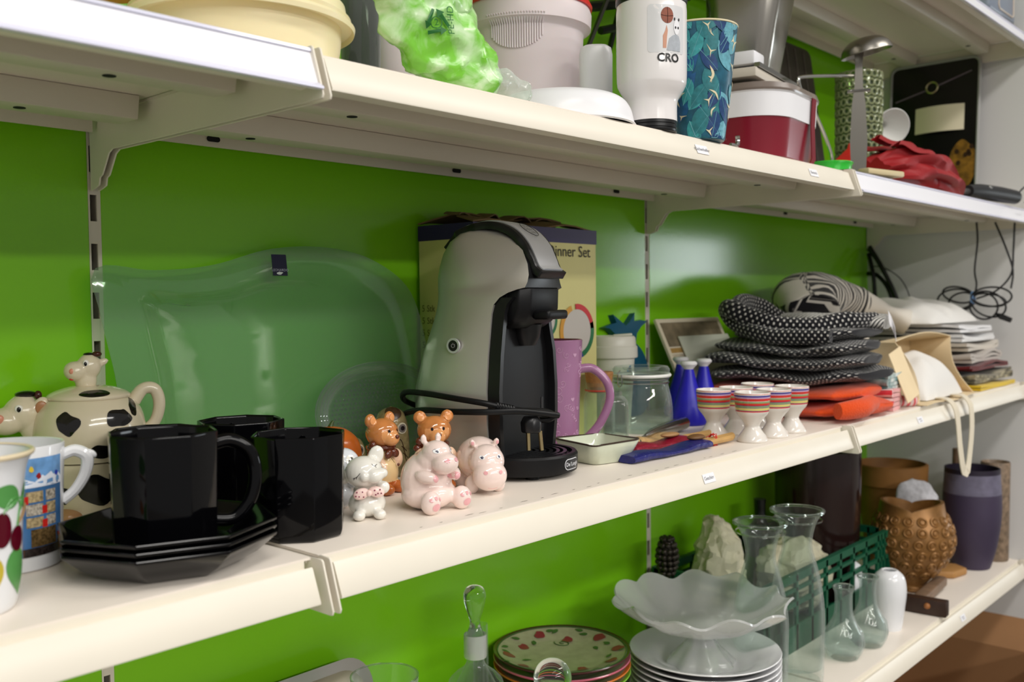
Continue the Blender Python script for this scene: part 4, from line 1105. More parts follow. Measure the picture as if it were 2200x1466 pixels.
# ------------------------------------------------------------------ textiles, bag and cables at the right of the middle shelf
def cloth_mat(name, base, kind=None, c2=(255, 255, 255), su=200, sv=200, thr=.35, rough=.9, bump=.5):
    """fabric on UV (metres): dots / stripes / blotch / terry"""
    if name in MATS: return MATS[name]
    m = bpy.data.materials.new(name); m.use_nodes = True; nt = m.node_tree; b = nt.nodes['Principled BSDF']
    b.inputs['Roughness'].default_value = rough; b.inputs['Sheen Weight'].default_value = .25; b.inputs['Specular IOR Level'].default_value = .2
    tc = nt.nodes.new('ShaderNodeUVMap'); sx = nt.nodes.new('ShaderNodeSeparateXYZ'); nt.links.new(tc.outputs[0], sx.inputs[0])
    def sin(out, k, ph=0):
        a = nt.nodes.new('ShaderNodeMath'); a.operation = 'MULTIPLY_ADD'; a.inputs[1].default_value = k; a.inputs[2].default_value = ph; nt.links.new(out, a.inputs[0])
        s = nt.nodes.new('ShaderNodeMath'); s.operation = 'SINE'; nt.links.new(a.outputs[0], s.inputs[0]); return s.outputs[0]
    def op(o, a, b_):
        n = nt.nodes.new('ShaderNodeMath'); n.operation = o
        for i, v in enumerate((a, b_)):
            if isinstance(v, (int, float)): n.inputs[i].default_value = v
            else: nt.links.new(v, n.inputs[i])
        return n.outputs[0]
    fac = None
    if kind == 'dots': fac = op('MULTIPLY', sin(sx.outputs[0], su), sin(sx.outputs[1], sv))
    elif kind == 'stripes': fac = sin(op('ADD', op('MULTIPLY', sx.outputs[0], su), op('MULTIPLY', sx.outputs[1], sv)), 1.0)
    elif kind in ('blotch', 'zebra'):
        n = nt.nodes.new('ShaderNodeTexNoise'); n.inputs['Scale'].default_value = su; n.inputs['Detail'].default_value = 3
        nt.links.new(tc.outputs[0], n.inputs['Vector'])
        fac = op('SUBTRACT', n.outputs['Fac'], .5) if kind == 'blotch' else sin(op('ADD', op('MULTIPLY', n.outputs['Fac'], 60.0), op('MULTIPLY', sx.outputs[0], sv)), 1.0)
        if kind == 'zebra':
            n2 = nt.nodes.new('ShaderNodeTexNoise'); n2.inputs['Scale'].default_value = su*.8; n2.inputs['Detail'].default_value = 1
            nt.links.new(tc.outputs[0], n2.inputs['Vector'])
            fac = op('SUBTRACT', fac, op('MULTIPLY', op('GREATER_THAN', n2.outputs['Fac'], .52), 2.0))
    if fac is not None:
        r = nt.nodes.new('ShaderNodeMapRange'); r.inputs['From Min'].default_value = thr-.12; r.inputs['From Max'].default_value = thr+.12
        nt.links.new(fac, r.inputs['Value'])
        mx = nt.nodes.new('ShaderNodeMix'); mx.data_type = 'RGBA'; mx.inputs[6].default_value = (*lin(base), 1); mx.inputs[7].default_value = (*lin(c2), 1)
        nt.links.new(r.outputs[0], mx.inputs[0]); nt.links.new(mx.outputs[2], b.inputs['Base Color'])
    else: b.inputs['Base Color'].default_value = (*lin(base), 1)
    tn = nt.nodes.new('ShaderNodeTexCoord'); nz = nt.nodes.new('ShaderNodeTexNoise'); nz.inputs['Scale'].default_value = 420; nz.inputs['Detail'].default_value = 2
    nt.links.new(tn.outputs['Object'], nz.inputs['Vector'])
    bp = nt.nodes.new('ShaderNodeBump'); bp.inputs['Strength'].default_value = bump; bp.inputs['Distance'].default_value = .002
    nt.links.new(nz.outputs['Fac'] if kind != 'dots' else fac, bp.inputs['Height']); nt.links.new(bp.outputs[0], b.inputs['Normal'])
    MATS[name] = m; return m
def folded(L, W, layers, th, gap=.0, sag=.0, wob=.003, seed=0, ends=0.0, nu=None, nv=18, lean=0.0):
    """a cloth folded to and fro: serpentine in x-z, W wide along y. origin at lower corner"""
    rnd = random.Random(seed); rr = (th+gap)/2
    P = []
    for k in range(layers):
        z = th/2+k*(th+gap); xs = [i/10 for i in range(11)]
        if k % 2: xs = xs[::-1]
        x0 = rnd.uniform(0, ends); x1 = L-rnd.uniform(0, ends)
        for x in xs: P.append((x0+(x1-x0)*x, z))
        if k < layers-1:
            xe, s = P[-1][0], (1 if k % 2 == 0 else -1)
            for q in range(1, 5):
                a = -PI/2+PI*q/5; P.append((xe+s*rr*1.15*math.cos(a), z+rr+rr*math.sin(a)))
    S = [0]
    for a, b in zip(P, P[1:]): S.append(S[-1]+math.hypot(b[0]-a[0], b[1]-a[1]))
    n = len(P); top, bot, UV = [], [], []
    H = layers*(th+gap)
    for i in range(n):
        a, b = P[max(i-1, 0)], P[min(i+1, n-1)]; d = math.hypot(b[0]-a[0], b[1]-a[1]) or 1
        nx, nz = -(b[1]-a[1])/d, (b[0]-a[0])/d
        for j in range(nv+1):
            v = j/nv; y = v*W
            w = wob*noise.noise(Vector((P[i][0]*14, y*14, seed*3.1+P[i][1]*30)))
            w2 = wob*1.5*noise.noise(Vector((P[i][0]*9, y*9, seed*5.7)))
            dz = -sag*math.sin(PI*min(1, max(0, P[i][0]/L)))*(P[i][1]/H) + w2*(P[i][1]/H)*2 + lean*v*P[i][1]/H
            yy = y+w*1.5
            for lst, s in ((top, 1), (bot, -1)):
                lst.append(Vector((P[i][0]+nx*s*th*.49+w, yy, max(.0004, P[i][1]+nz*s*th*.49+dz))))
            UV.append((S[i], y))
    V = top+bot; w_ = nv+1; N = n*w_; F = []
    for i in range(n-1):
        for j in range(nv):
            a = i*w_+j
            F.append((a, a+1, a+w_+1, a+w_)[::-1]); F.append((N+a, N+a+1, N+a+w_+1, N+a+w_))
    for i in range(n-1):
        a = i*w_; F.append((a, a+w_, N+a+w_, N+a)[::-1]); a = i*w_+nv; F.append((a, a+w_, N+a+w_, N+a))
    for j in range(nv):
        F.append((j, j+1, N+j+1, N+j)); a = (n-1)*w_+j; F.append((a, a+1, N+a+1, N+a)[::-1])
    return V, F, None, UV+UV
def cloth(name, VF, m_, label, cat, loc, rz=0, group=None):
    o = obj(name, VF, m_, None, loc, (0, 0, rz) if not isinstance(rz, tuple) else rz, 70)
    return tag(o, label, cat, group)
TERRY = cloth_mat('terry_orange', (226, 78, 22), bump=.9)
KN1 = cloth_mat('knit_dark', (18, 18, 24), 'dots', (206, 204, 198), 640, 440, .58, bump=.6)
KN2 = cloth_mat('knit_light', (40, 40, 44), 'stripes', (214, 212, 206), 900, 500, -.15, bump=.4)
G = 'folded towels on the coffee machine shelf'
# knitted towels: soft flattened rolls with rounded dark edges
def swag(name, pts, r, m_, label, flat=.55, amp=.003, seed=0):
    P = catmull([Vector(p) for p in pts], 7); n = 28
    V, F = tube(P, r, n, flat=flat)
    S = [0]
    for a, b in zip(P, P[1:]): S.append(S[-1]+(b-a).length)
    g = [0]
    for k in range(n): g.append(g[-1]+(V[(len(P)//2)*n+(k+1) % n]-V[(len(P)//2)*n+k]).length)
    UV = [(S[i//n], g[i % n]) for i in range(len(V))]
    V = [v+Vector((amp*1.4*noise.noise(v*22+Vector((seed, 0, 0))), amp*noise.noise(v*20+Vector((0, seed, 0))), amp*1.5*noise.noise(v*17+Vector((0, 0, seed))))) for v in V]
    o = obj(name, (V, F, None, UV), m_, None, None, None, 70)
    return tag(o, label, 'towel', G)
def flatroll(xc, y0, y1, z, hw, th, sag, seed, m_, label, nm='knitted_towel'):
    pts = []
    for k in range(9):
        u = k/8; pts.append((xc+.012*math.sin(seed+u*4), y0+(y1-y0)*u, z-sag*math.sin(PI*u)**1.5+.003*math.sin(2+u*7)))
    rr = [th*.55]+[th]*7+[th*.6]
    return swag(nm, pts, rr, m_, label, hw/th, .004, seed)
flatroll(1.118, -.362, -.105, .0145, .108, .0138, .0, 6.1, TERRY, 'orange terry towel at the bottom, folded, sticking out under the knitted towels', 'orange_towel')
flatroll(1.112, -.356, -.110, .0415, .100, .0128, .0, 7.9, TERRY, 'orange terry towel with a woven band, lying on the other orange towel', 'orange_towel')
swag('orange_towel', [(1.005, -.350, .020), (1.05, -.368, .022), (1.10, -.362, .024), (1.15, -.352, .022)], [.012, .016, .015, .010], TERRY, 'bunched corner of an orange terry towel at the shelf front', .9, .003, 3)
flatroll(1.122, -.362, -.110, .0690, .120, .0125, .000, 1.0, KN1, 'black and white knitted towel at the bottom of the knitted pile')
flatroll(1.118, -.360, -.100, .0940, .114, .0125, .001, 2.3, KN1, 'black and white knitted towel second from the bottom of the knitted pile')
flatroll(1.128, -.358, -.115, .1180, .112, .0120, .003, 3.1, KN1, 'black and white knitted towel third from the bottom of the knitted pile')
flatroll(1.135, -.352, -.120, .1395, .104, .0110, .005, 4.7, KN1, 'black and white knitted towel fourth from the bottom of the knitted pile')
swag('knitted_towel', [(1.19, -.335, .162), (1.13, -.315, .162), (1.085, -.275, .152), (1.055, -.225, .153), (1.035, -.180, .168), (1.032, -.150, .182), (1.050, -.130, .178), (1.045, -.150, .156), (1.028, -.20, .142), (1.022, -.26, .136), (1.030, -.33, .138)], [.012, .015, .016, .016, .016, .016, .015, .014, .014, .014, .012], KN1, 'rolled black and white knitted towel looped along the top of the pile', .9, .003, 5)
swag('knitted_towel', [(1.06, -.140, .172), (1.09, -.128, .188), (1.13, -.118, .196), (1.18, -.118, .190), (1.235, -.135, .168), (1.27, -.15, .150)], [.013, .014, .014, .014, .013, .011], KN1, 'twisted end of a knitted towel rising behind the pile', .8, .003, 8)
swag('knitted_towel', [(1.20, -.355, .156), (1.19, -.30, .160), (1.18, -.24, .158), (1.185, -.18, .160)], [.012, .015, .015, .012], KN2, 'light grey rolled knitted towel on top of the pile, with a white care label', 2.6, .004, 9)
zz = .150
o = obj('care_label', solid(grid(lambda u, v: (1.185+.004*math.sin(v*3), -.362-.012*v+.002*u, zz+.004-.03*v+.028*u*0+.022*u), 5, 5)[:2], .0006), PAPER, None); tag(o, 'white care label hanging from the knitted pile', 'label')
# small cloths beside the pile
RW = cloth_mat('stripe_red', (220, 60, 70), 'stripes', (240, 220, 216), 700, 0, 0, bump=.3)
TEAL = cloth_mat('teal_print', (40, 120, 124), 'blotch', (220, 226, 220), 34, 1, .0, bump=.3)
cloth('striped_cloth', folded(.05, .10, 5, .0065, .0006, 0, .003, 12, .006), RW, 'red and white striped cloth, rolled, beside the orange towels', 'cloth', (1.222, -.355, .0003), .1, G)
cloth('teal_cloth', folded(.07, .12, 4, .006, .0006, 0, .003, 13, .006), TEAL, 'teal and white printed cloth lying on the striped cloth', 'cloth', (1.222, -.346, .0372), .02, G)
o = obj('candy_stripe_cloth', T(lathe([(0, 0)]+smooth_prof([(.007, 0), (.0105, .003), (.010, .02), (.0105, .042), (.008, .047)], 4)+[(0, .047)], 24, [i % 2 for i in range(60)]), (1.295, -.325, .0112), (PI/2, 0, .9)), [mat('candy_red', (214, 96, 100), rough=.8), mat('candy_white', (232, 208, 204), rough=.8)]); tag(o, 'small rolled pink and white ribbed cloth next to the striped cloth', 'cloth')

# zebra-striped cloth bundle behind the pile
ZEB = cloth_mat('zebra', (216, 210, 200), 'zebra', (22, 20, 24), 5, 260, -.1, bump=.3)
def lump(nx, ny, f, seed=0):
    V, F, _, UV = grid(f, nx, ny)
    return V, F, None, UV
def moundf(x0, x1, y0, y1, h, seed, rough=.02, k=3):
    def f(u, v):
        x, y = x0+(x1-x0)*u, y0+(y1-y0)*v
        e = max(0, 1-abs(2*u-1)**k)**.6*max(0, 1-abs(2*v-1)**k)**.6
        n_ = noise.noise(Vector((x*11, y*11, seed)))+.5*noise.noise(Vector((x*25, y*25, seed+3)))
        return (x+.4*rough*noise.noise(Vector((x*9, y*9, seed+9))), y, max(.0006, h*e*(1+.12*n_)+rough*n_*e))
    return f
def mound(name, x0, x1, y0, y1, h, seed, m_, label, cat, z=0.0, rough=.02, uvs=1.0, n=46):
    V, F, _, UV = grid(moundf(x0, x1, y0, y1, h, seed, rough), n, n)
    bot = [Vector((v.x, v.y, 0)) for v in V]; w = n+1; N = len(V)
    F = list(F)+[(N, N+n, N+n*w+n, N+n*w)]
    for i in range(n):
        F += [(i, N+i, N+i+1, i+1), (n*w+i, n*w+i+1, N+n*w+i+1, N+n*w+i), (i*w, (i+1)*w, N+(i+1)*w, N+i*w), (i*w+n, N+i*w+n, N+(i+1)*w+n, (i+1)*w+n)]
    UV2 = [(u*(x1-x0)*uvs, v*(y1-y0)*uvs) for u, v in UV]
    VV = [v+Vector((0, 0, z)) for v in V+bot]
    o = obj(name, (VV, F, None, UV2+UV2), m_, None, None, None, 70)
    return tag(o, label, cat)
mound('linen_bundle', 1.255, 1.60, -.225, -.02, .160, 3.3, cloth_mat('linen', (222, 214, 200), bump=.2), 'crumpled off-white linen bundle under the zebra cloth', 'cloth', 0, .018)
P = [(1.270, -.19, .176), (1.31, -.155, .192), (1.37, -.13, .200), (1.45, -.12, .202), (1.53, -.14, .192), (1.59, -.19, .168), (1.62, -.235, .145)]
Pc = catmull([Vector(p) for p in P], 8); Rz = [.022+.026*math.sin(PI*min(1, i/(len(Pc)-1)*1.1+.08)) for i in range(len(Pc))]
Vz, Fz = tube(Pc, Rz, 28, flat=1.5)
Vz = [v+Vector((.006*noise.noise(v*17), .008*noise.noise(v*19+Vector((3, 1, 2))), .007*noise.noise(v*21+Vector((7, 1, 2))))) for v in Vz]
S = [0]
for a_, b_ in zip(Pc, Pc[1:]): S.append(S[-1]+(b_-a_).length)
o = obj('zebra_cloth', (Vz, Fz, None, [(S[i//28], (i % 28)/28*.22) for i in range(len(Vz))]), ZEB, None, None, None, 70)
tag(o, 'bunched black and white zebra-striped cloth behind the knitted pile', 'cloth')

# leaning magazines
MA = (-.46, 0, -.05)
t = thing('magazine', 'faded magazine leaning against the green panel beside the towels', 'magazine', (.990, -.100, .003), (0, 0, .0), 'magazines')
mg = obj('pages', T(bevel(box(0, .20, 0, .006, 0, .180), .0006, 1), (0, 0, 0), MA), [mat('paper_aged', (216, 206, 182), rough=.7)], t)
def onmag(u0, u1, v0, v1, c, nm):
    return obj(nm, T(box(u0, u1, -.0004, .0002, v0, v1), (0, 0, 0), MA), mat('mag_'+nm, c, rough=.5, vary=(40, .5)), t, smooth=0)
onmag(.008, .19, .125, .172, (146, 132, 106), 'cover_photo'); onmag(.008, .14, .113, .122, (200, 160, 90), 'cover_stripe'); onmag(.008, .19, .02, .110, (204, 192, 168), 'cover_print')
t = thing('magazine', 'thin pale booklet lying against the faded magazine', 'magazine', (1.030, -.108, .003), 0, 'magazines')
obj('pages', T(bevel(box(0, .16, 0, .003, 0, .145), .0005, 1), (0, 0, 0), MA), mat('paper_pale', (206, 210, 192), rough=.6), t)

# kraft paper bag lying open, white linen inside
KR = mat('kraft', (236, 214, 174), rough=.7, vary=(14, .08))
BX0, BX1, BY0, BY1, BH = 1.335, 1.635, -.362, -.235, .118
t = thing('paper_bag', 'beige kraft paper bag lying open with its cloth handles hanging over the edge', 'bag', (0, 0, 0))
th_ = .0016
def sheet(nm, fn, m_, nu=14, nv=10, th=th_): return obj(nm, solid(grid(fn, nu, nv)[:2], th), m_, t, smooth=50)
sheet('bottom_panel', lambda u, v: (BX0+(BX1-BX0)*u, BY0-.012+(BY1-BY0+.012)*v, .0030+.002*math.sin(u*9)*(1-v)), KR)
sheet('top_panel', lambda u, v: (BX0+(BX1-BX0)*u, BY0+.045+(BY1-BY0-.045)*v, BH+.012*math.sin(u*PI)*(1-v)-.01*v), KR)
sheet('back_panel', lambda u, v: (BX0+(BX1-BX0)*u, BY1, .004+(BH-.014)*v), KR)
sheet('gusset', lambda u, v: (BX0-.002+.035*math.sin(PI*v)*(1-u), BY0+.0+(BY1-BY0)*u+.045*v*(1-u), .004+(BH-.006)*v), KR)
sheet('gusset', lambda u, v: (BX1+.002-.045*math.sin(PI*v)*(1-u), BY0+.0+(BY1-BY0)*u+.045*v*(1-u), .004+(BH-.006)*v), KR)
sheet('flap', lambda u, v: (BX0-.004-.066*(1-u), BY0-.004+.004*u+.035*v, .012+.085*v+.012*u), KR)
for dx in (0, 1):
    pass
hpts = [(1.430, -.358, .008), (1.432, -.376, .007), (1.436, -.3885, -.006), (1.440, -.3935, -.03), (1.446, -.396, -.08), (1.462, -.397, -.125), (1.482, -.397, -.136), (1.500, -.396, -.115), (1.515, -.396, -.06), (1.520, -.3935, -.02), (1.522, -.3875, -.004), (1.518, -.376, .007), (1.512, -.358, .008)]
Ph = catmull([Vector(p) for p in hpts], 6)
rings = []
for i, p in enumerate(Ph):
    tt = (Ph[min(i+1, len(Ph)-1)]-Ph[max(i-1, 0)]).normalized(); w = Vector((1, -.15, 0)); w = (w-tt*w.dot(tt)).normalized() if abs(tt.x) < .8 else Vector((0, .2, 1)).normalized()
    w = w*.0085; nn = tt.cross(w).normalized()*.0009
    rings.append([p-w-nn, p+w-nn, p+w+nn, p-w+nn])
for i in range(1, len(rings)):
    d0 = (rings[i][1]-rings[i][0]).dot(rings[i-1][1]-rings[i-1][0])
    if d0 < 0: rings[i] = [rings[i][1], rings[i][0], rings[i][3], rings[i][2]][::1]
obj('cloth_handle', loft(rings), cloth_mat('handle_cotton', (222, 212, 190), bump=.3), t, smooth=60)
LIN = cloth_mat('white_linen', (232, 230, 226), bump=.2)
mound('white_cloth', BX0+.045, BX1-.048, BY0+.004, BY1-.012, .078, 6.1, LIN, 'crumpled white cloth stuffed inside the paper bag', 'cloth', .0062, .014, n=36)

# stack of linens against the end panel
z = .0004
stack = [('yellow_cloth', (224, 190, 40), None, None, 2, .005, 'yellow cloth at the bottom of the linen stack'), ('camouflage_cloth', (70, 66, 48), 'blotch', (180, 170, 140), 3, .006, 'olive patterned cloth on the yellow cloth'), ('dark_red_cloth', (96, 24, 26), None, None, 2, .0055, 'dark red cloth in the linen stack'),
         ('grey_linen', (188, 180, 172), None, None, 3, .006, 'grey folded linen above the dark red cloth'), ('beige_linen', (206, 198, 186), None, None, 2, .007, 'beige folded linen above the grey linen'), ('white_linen', (226, 226, 226), None, None, 2, .007, 'white folded linen near the top of the stack'), ('white_linen', (236, 236, 238), None, None, 2, .006, 'white linen sheet topmost of the stack with a stitched hem')]
for k, (nm, c1, kind, c2, ly, th, lab) in enumerate(stack):
    VF = folded(.27-.008*k, .30-.012*k, ly, th, .0012, .004, .006, 20+k, .015, lean=.02 if k > 4 else 0)
    cloth(nm, VF, cloth_mat('linen_%d' % k, c1, kind, c2 or (255, 255, 255), 26, 1, .02, bump=.25), lab, 'cloth', (1.672+.004*k, -.362+.008*k, z), 0, 'linens stacked against the end panel')
    z += ly*(th+.0012)+.0030
mound('white_sheet', 1.62, 1.95, -.285, -.03, .050, 9.1, LIN, 'loose white sheet spread over the linen stack', 'cloth', z+.004, .016)

# cables: coiled bundle hanging from the shelf above, and thick loops in the corner
CAB = mat('cable_black', (18, 18, 20), rough=.45)
def dpt(px, py, X): return onX(px, py, X)
t = thing('cable_bundle', 'coiled thin black cable tied with a blue band hanging at the end panel', 'cable', (1.93, -.26, .2))
off = -Vector((1.93, -.26, .2))
for pth in ([(2098, 478, 1.95), (2100, 520, 1.94), (2094, 580, 1.93), (2098, 612, 1.925), (2092, 640, 1.92)], [(2138, 478, 1.95), (2160, 530, 1.94), (2176, 580, 1.93), (2172, 620, 1.92)], [(2180, 478, 1.95), (2177, 540, 1.94), (2172, 590, 1.93), (2140, 625, 1.92), (2098, 642, 1.92)]):
    obj('strand', tube(catmull([dpt(*q)+off for q in pth], 6), .0022, 8), CAB, t)
ctr = dpt(2090, 640, 1.925)+off
rt = Vector((.05, -1, -.06)).normalized(); upd = Vector((0, 0, 1))
for k, (sg, a1, w1, h1) in enumerate([(1, -.1, .085, .022), (1, .35, .075, .028), (1, .65, .06, .03), (1, .1, .07, .014), (-1, .15, .080, .024), (-1, -.15, .07, .018), (-1, .35, .06, .02)]):
    P = []
    for q in range(28):
        a = 2*PI*q/28; x = w1*(1-math.cos(a))/2; y = h1*math.sin(a)
        xx, yy = x*math.cos(a1)-y*math.sin(a1), x*math.sin(a1)+y*math.cos(a1)
        P.append(ctr+rt*(sg*xx)-upd*(yy)+Vector((.004*k-.01, 0, 0)))
    obj('coil', tube(P, .0022, 8, True), CAB, t)
obj('tie', T(tube([(.0085*math.cos(a), 0, .012*math.sin(a)) for a in [2*PI*q/20 for q in range(20)]], .0035, 8, True), ctr), mat('tie_blue', (110, 150, 200), rough=.5), t)
pe = dpt(2150, 680, 1.92)+off
obj('cable_plug', tube([ctr+rt*.05-upd*.035, pe, pe+rt*.022-upd*.008], [.003, .007, .006], 8), CAB, t)
t = thing('thick_cable', 'thick black cables looping in the corner by the end panel', 'cable', (1.94, -.06, .02))
off = -Vector((1.94, -.06, .02))
for pth in ([(1866, 535, 1.965), (1885, 560, 1.955), (1912, 610, 1.95), (1930, 660, 1.95), (1940, 700, 1.95)], [(1866, 545, 1.96), (1876, 590, 1.95), (1880, 640, 1.95), (1884, 690, 1.95)], [(1864, 588, 1.97), (1885, 592, 1.96), (1908, 620, 1.95), (1922, 665, 1.95), (1926, 700, 1.95)], [(1868, 530, 1.94), (1895, 575, 1.93), (1926, 640, 1.93), (1938, 690, 1.93)]):
    obj('strand', tube(catmull([dpt(*q)+off for q in pth], 6), .0052, 10), CAB, t)
obj('thin_lead', tube(catmull([dpt(*q)+off for q in [(1870, 572, 1.97), (1900, 576, 1.97), (1935, 600, 1.97), (1955, 640, 1.97), (1962, 690, 1.97)]], 6), .0013, 6), CAB, t)
# ------------------------------------------------------------------ top shelf (kitchenware)
ZT = ZS['top']
def P3(px, py, Y): return onY(px, py, Y)
CREMEP = mat('plastic_cream', (240, 228, 186), rough=.35, sss=.1)
MILK = mat('plastic_milky', (226, 214, 216), rough=.4, sss=.1)
WPL = mat('plastic_white', (238, 238, 242), rough=.3)
# round cream food tubs, nested
t = thing('plastic_tub', 'round cream plastic food tub with a stepped lid at the shelf joint', 'tub', (.022, -.243, ZT))
obj('body', lathe([(0, .001)]+smooth_prof([(.070, 0), (.078, .003), (.0835, .026), (.085, .044)], 4)+[(.094, .045), (.096, .041), (.097, .045), (.0945, .048), (.083, .048), (0, .048)], 72), CREMEP, t)
obj('lid', lathe([(.080, .0485), (.0925, .0485), (.0935, .052), (.090, .0545), (.0885, .0635), (.0865, .065), (.0845, .0635), (0, .0635)], 72), CREMEP, t)
o = obj('black_saucer', lathe([(0, 0), (.055, 0), (.0585, .003), (.0575, .012), (.052, .016), (0, .016)], 56), mat('lid_black', (28, 24, 22), rough=.4), None, (.078, -.190, ZT+.0653)); tag(o, 'black round saucer lying on the cream tub', 'saucer')
o = obj('orange_beaker', lathe([(0, 0), (.030, 0), (.032, .003), (.031, .022), (.026, .026), (0, .026)], 40), ORNG, None, (-.072, -.19, ZT+.0653)); tag(o, 'orange plastic beaker', 'beaker')
o['label'] = 'orange plastic beaker resting on the cream tub'
# grey glass vase
p = P3(775, 100, -.175)
t = thing('glass_vase', 'narrow smoky grey glass vase between the cream tub and the green bag', 'vase', (p.x, -.175, ZT))
obj('body', lathe([(0, .002), (.020, .002), (.0215, .006), (.0205, .05), (.023, .15), (.0215, .15), (.019, .05), (.018, .012), (0, .010)], 40), thin('smoky_glass', (150, 160, 148), .10, .5), t)
obj('stem_base', lathe([(0, 0), (.024, 0), (.024, .003), (.006, .006), (0, .006)], 40), thin('smoky_glass', (150, 160, 148), .10, .5), t)
p = P3(862, 120, -.15)
t = thing('canister', 'pale pinkish plastic canister behind the green bag', 'canister', (p.x, -.15, ZT))
obj('body', lathe([(0, 0), (.036, 0), (.038, .003), (.041, .10), (.041, .125), (0, .125)], 48), MILK, t)
obj('lid', lathe([(0, .124), (.043, .124), (.0435, .128), (.042, .136), (0, .137)], 48), WPL, t)
# crumpled green plastic bag
def nv3(q): return Vector((noise.noise(q), noise.noise(q+Vector((19.3, 7.7, 3.1))), noise.noise(q+Vector((5.9, 31.4, 12.6)))))
def crumple(V, amp, sc, seed):
    out = []
    for v in V:
        n = nv3(v*sc+Vector((seed, 0, 0)))+.6*nv3(v*sc*2.3+Vector((0, seed, 0)))
        out.append(v+n*amp)
    return out
c0 = P3(940, 80, -.318)
t = thing('plastic_bag', 'crumpled clear plastic bag full of bright green film with a recycling print', 'bag', (c0.x, -.318, ZT))
def bagpt(px, py, Y=-.318): q = P3(px, py, Y); return Vector((q.x-c0.x, Y+.318, q.z-ZT))
pts = [(895, -40, .050), (915, 20, .052), (945, 80, .046), (978, 130, .038), (1008, 172, .026)]
bl = [ball(bagpt(x, y), (r*1.08, .030, r), n=28, m=18) for x, y, r in pts]
def fold(V):
    V = crumple(crumple(V, .010, 25, 4.4), .0022, 80, 6.4); return [Vector((v.x, v.y, max(v.z, .0006))) for v in V]
GV, GF = blob(bl+[ball(bagpt(1040, 185), (.022, .020, .012))], .0034, 3, .0006)
GV = fold(GV)
FG = mat('film_green', (150, 220, 88), rough=.22, spec=.7)
_n = FG.node_tree; _b = _n.nodes['Principled BSDF']; _t = _n.nodes.new('ShaderNodeTexCoord'); _q = _n.nodes.new('ShaderNodeTexNoise'); _q.inputs['Scale'].default_value = 26; _q.inputs['Detail'].default_value = 6; _q.inputs['Distortion'].default_value = 1.2
_r = _n.nodes.new('ShaderNodeValToRGB'); _r.color_ramp.elements[0].position = .42; _r.color_ramp.elements[0].color = (*lin((128, 206, 66)), 1); _r.color_ramp.elements[1].position = .66; _r.color_ramp.elements[1].color = (*lin((222, 246, 206)), 1)
_n.links.new(_t.outputs['Object'], _q.inputs['Vector']); _n.links.new(_q.outputs['Fac'], _r.inputs[0]); _n.links.new(_r.outputs[0], _b.inputs['Base Color'])
bagG = obj('green_film', (GV, GF), FG, t, smooth=30)
CV, CF = blob([ball(bagpt(1008, 165), (.030, .026, .026)), ball(bagpt(1050, 183), (.030, .022, .018)), ball(bagpt(1095, 190, -.345), (.028, .018, .017))], .0034, 3, .0004)
CV = fold(CV)
obj('clear_film', (CV, CF), thin('clear_film', (250, 255, 250), .22, .7, .15), t, smooth=25)
DGR = mat('print_darkgreen', (40, 110, 50), rough=.4)
def bagprint(VF, px, py, s, rot):
    q = bagpt(px, py)
    V = [Vector((v.x*s, v.y*s, 0)) for v in VF[0]]; ca, sa = math.cos(rot), math.sin(rot)
    V = [Vector((q.x+(v.x*ca-v.y*sa)*1.3, 0, q.z+(v.x*sa+v.y*ca))) for v in V]
    return stick((V, VF[1]), (GV, GF), (.62, .78, 0), .0014)
arr = []
for k in range(3):
    a = PI/2+2*PI*k/3
    A_ = Vector((math.cos(a), math.sin(a), 0)); B_ = Vector((math.cos(a+2*PI/3), math.sin(a+2*PI/3), 0)); d_ = (B_-A_); n_ = Vector((-d_.y, d_.x, 0)).normalized()
    p0, p1 = A_+d_*.14, A_+d_*.62; w = .11
    arr.append(([p0+n_*w, p0-n_*w, p1-n_*w, p1+n_*w, p1+n_*w*2.3, p1-n_*w*2.3, A_+d_*.84], [(0, 1, 2, 3), (4, 5, 6)]))
rg = [(.38*math.cos(a), .38*math.sin(a)) for a in [2*PI*q/20 for q in range(20)]]
ringV = [Vector((x, y, 0)) for x, y in rg]+[Vector((x*.84, y*.84, 0)) for x, y in rg]
arr.append((ringV, [(q, (q+1) % 20, 20+(q+1) % 20, 20+q) for q in range(20)])); arr.append(text('2', .55))
obj('recycling_mark', bagprint(join(*arr), 930, 72, .0140, .15), DGR, bagG, smooth=0)
obj('lettering', bagprint(text('PE-HD', 1.0), 957, 72, .0085, PI/2+.1), DGR, bagG, smooth=0)

# big milky canister with red lid
p = P3(1132, 100, -.135); zr = P3(1132, 84, -.135).z-ZT
t = thing('storage_canister', 'large milky pink plastic canister with a red lid and ribbed grip', 'canister', (p.x, -.135, ZT), facing(p))
obj('body', lathe([(0, .001), (.066, .001), (.0695, .004), (.0745, zr), (.0755, zr+.002), (.0845, zr+.008), (.0855, zr+.026), (.083, zr+.0335), (0, zr+.034)], 72), MILK, t)
obj('lid', lathe([(0, zr+.0335), (.086, zr+.0335), (.0865, zr+.037), (.084, zr+.042), (.070, zr+.045), (0, zr+.047)], 72), mat('lid_red', (216, 44, 36), rough=.35), t)
for q in range(22):
    a = -PI/2-.62+.042*q
    h0 = .030*math.sqrt(max(0, 1-((q-10.5)/12)**2))
    obj('grip_rib', tube([(.0752*math.cos(a), .0752*math.sin(a), zr-h0), (.0757*math.cos(a), .0757*math.sin(a), zr+.0), (.0858*math.cos(a), .0858*math.sin(a), zr+.012)], .0011, 5), MILK, t)
# low white dish in front
p = P3(1205, 210, -.282)
t = thing('low_bowl', 'low white plastic bowl turned upside down at the shelf edge', 'bowl', (p.x, -.282, ZT))
obj('bowl', lathe([(.084, 0), (.0855, .0015)]+smooth_prof([(.083, .005), (.079, .020), (.070, .031), (.052, .036), (0, .0385)], 5), 72), WPL, t)
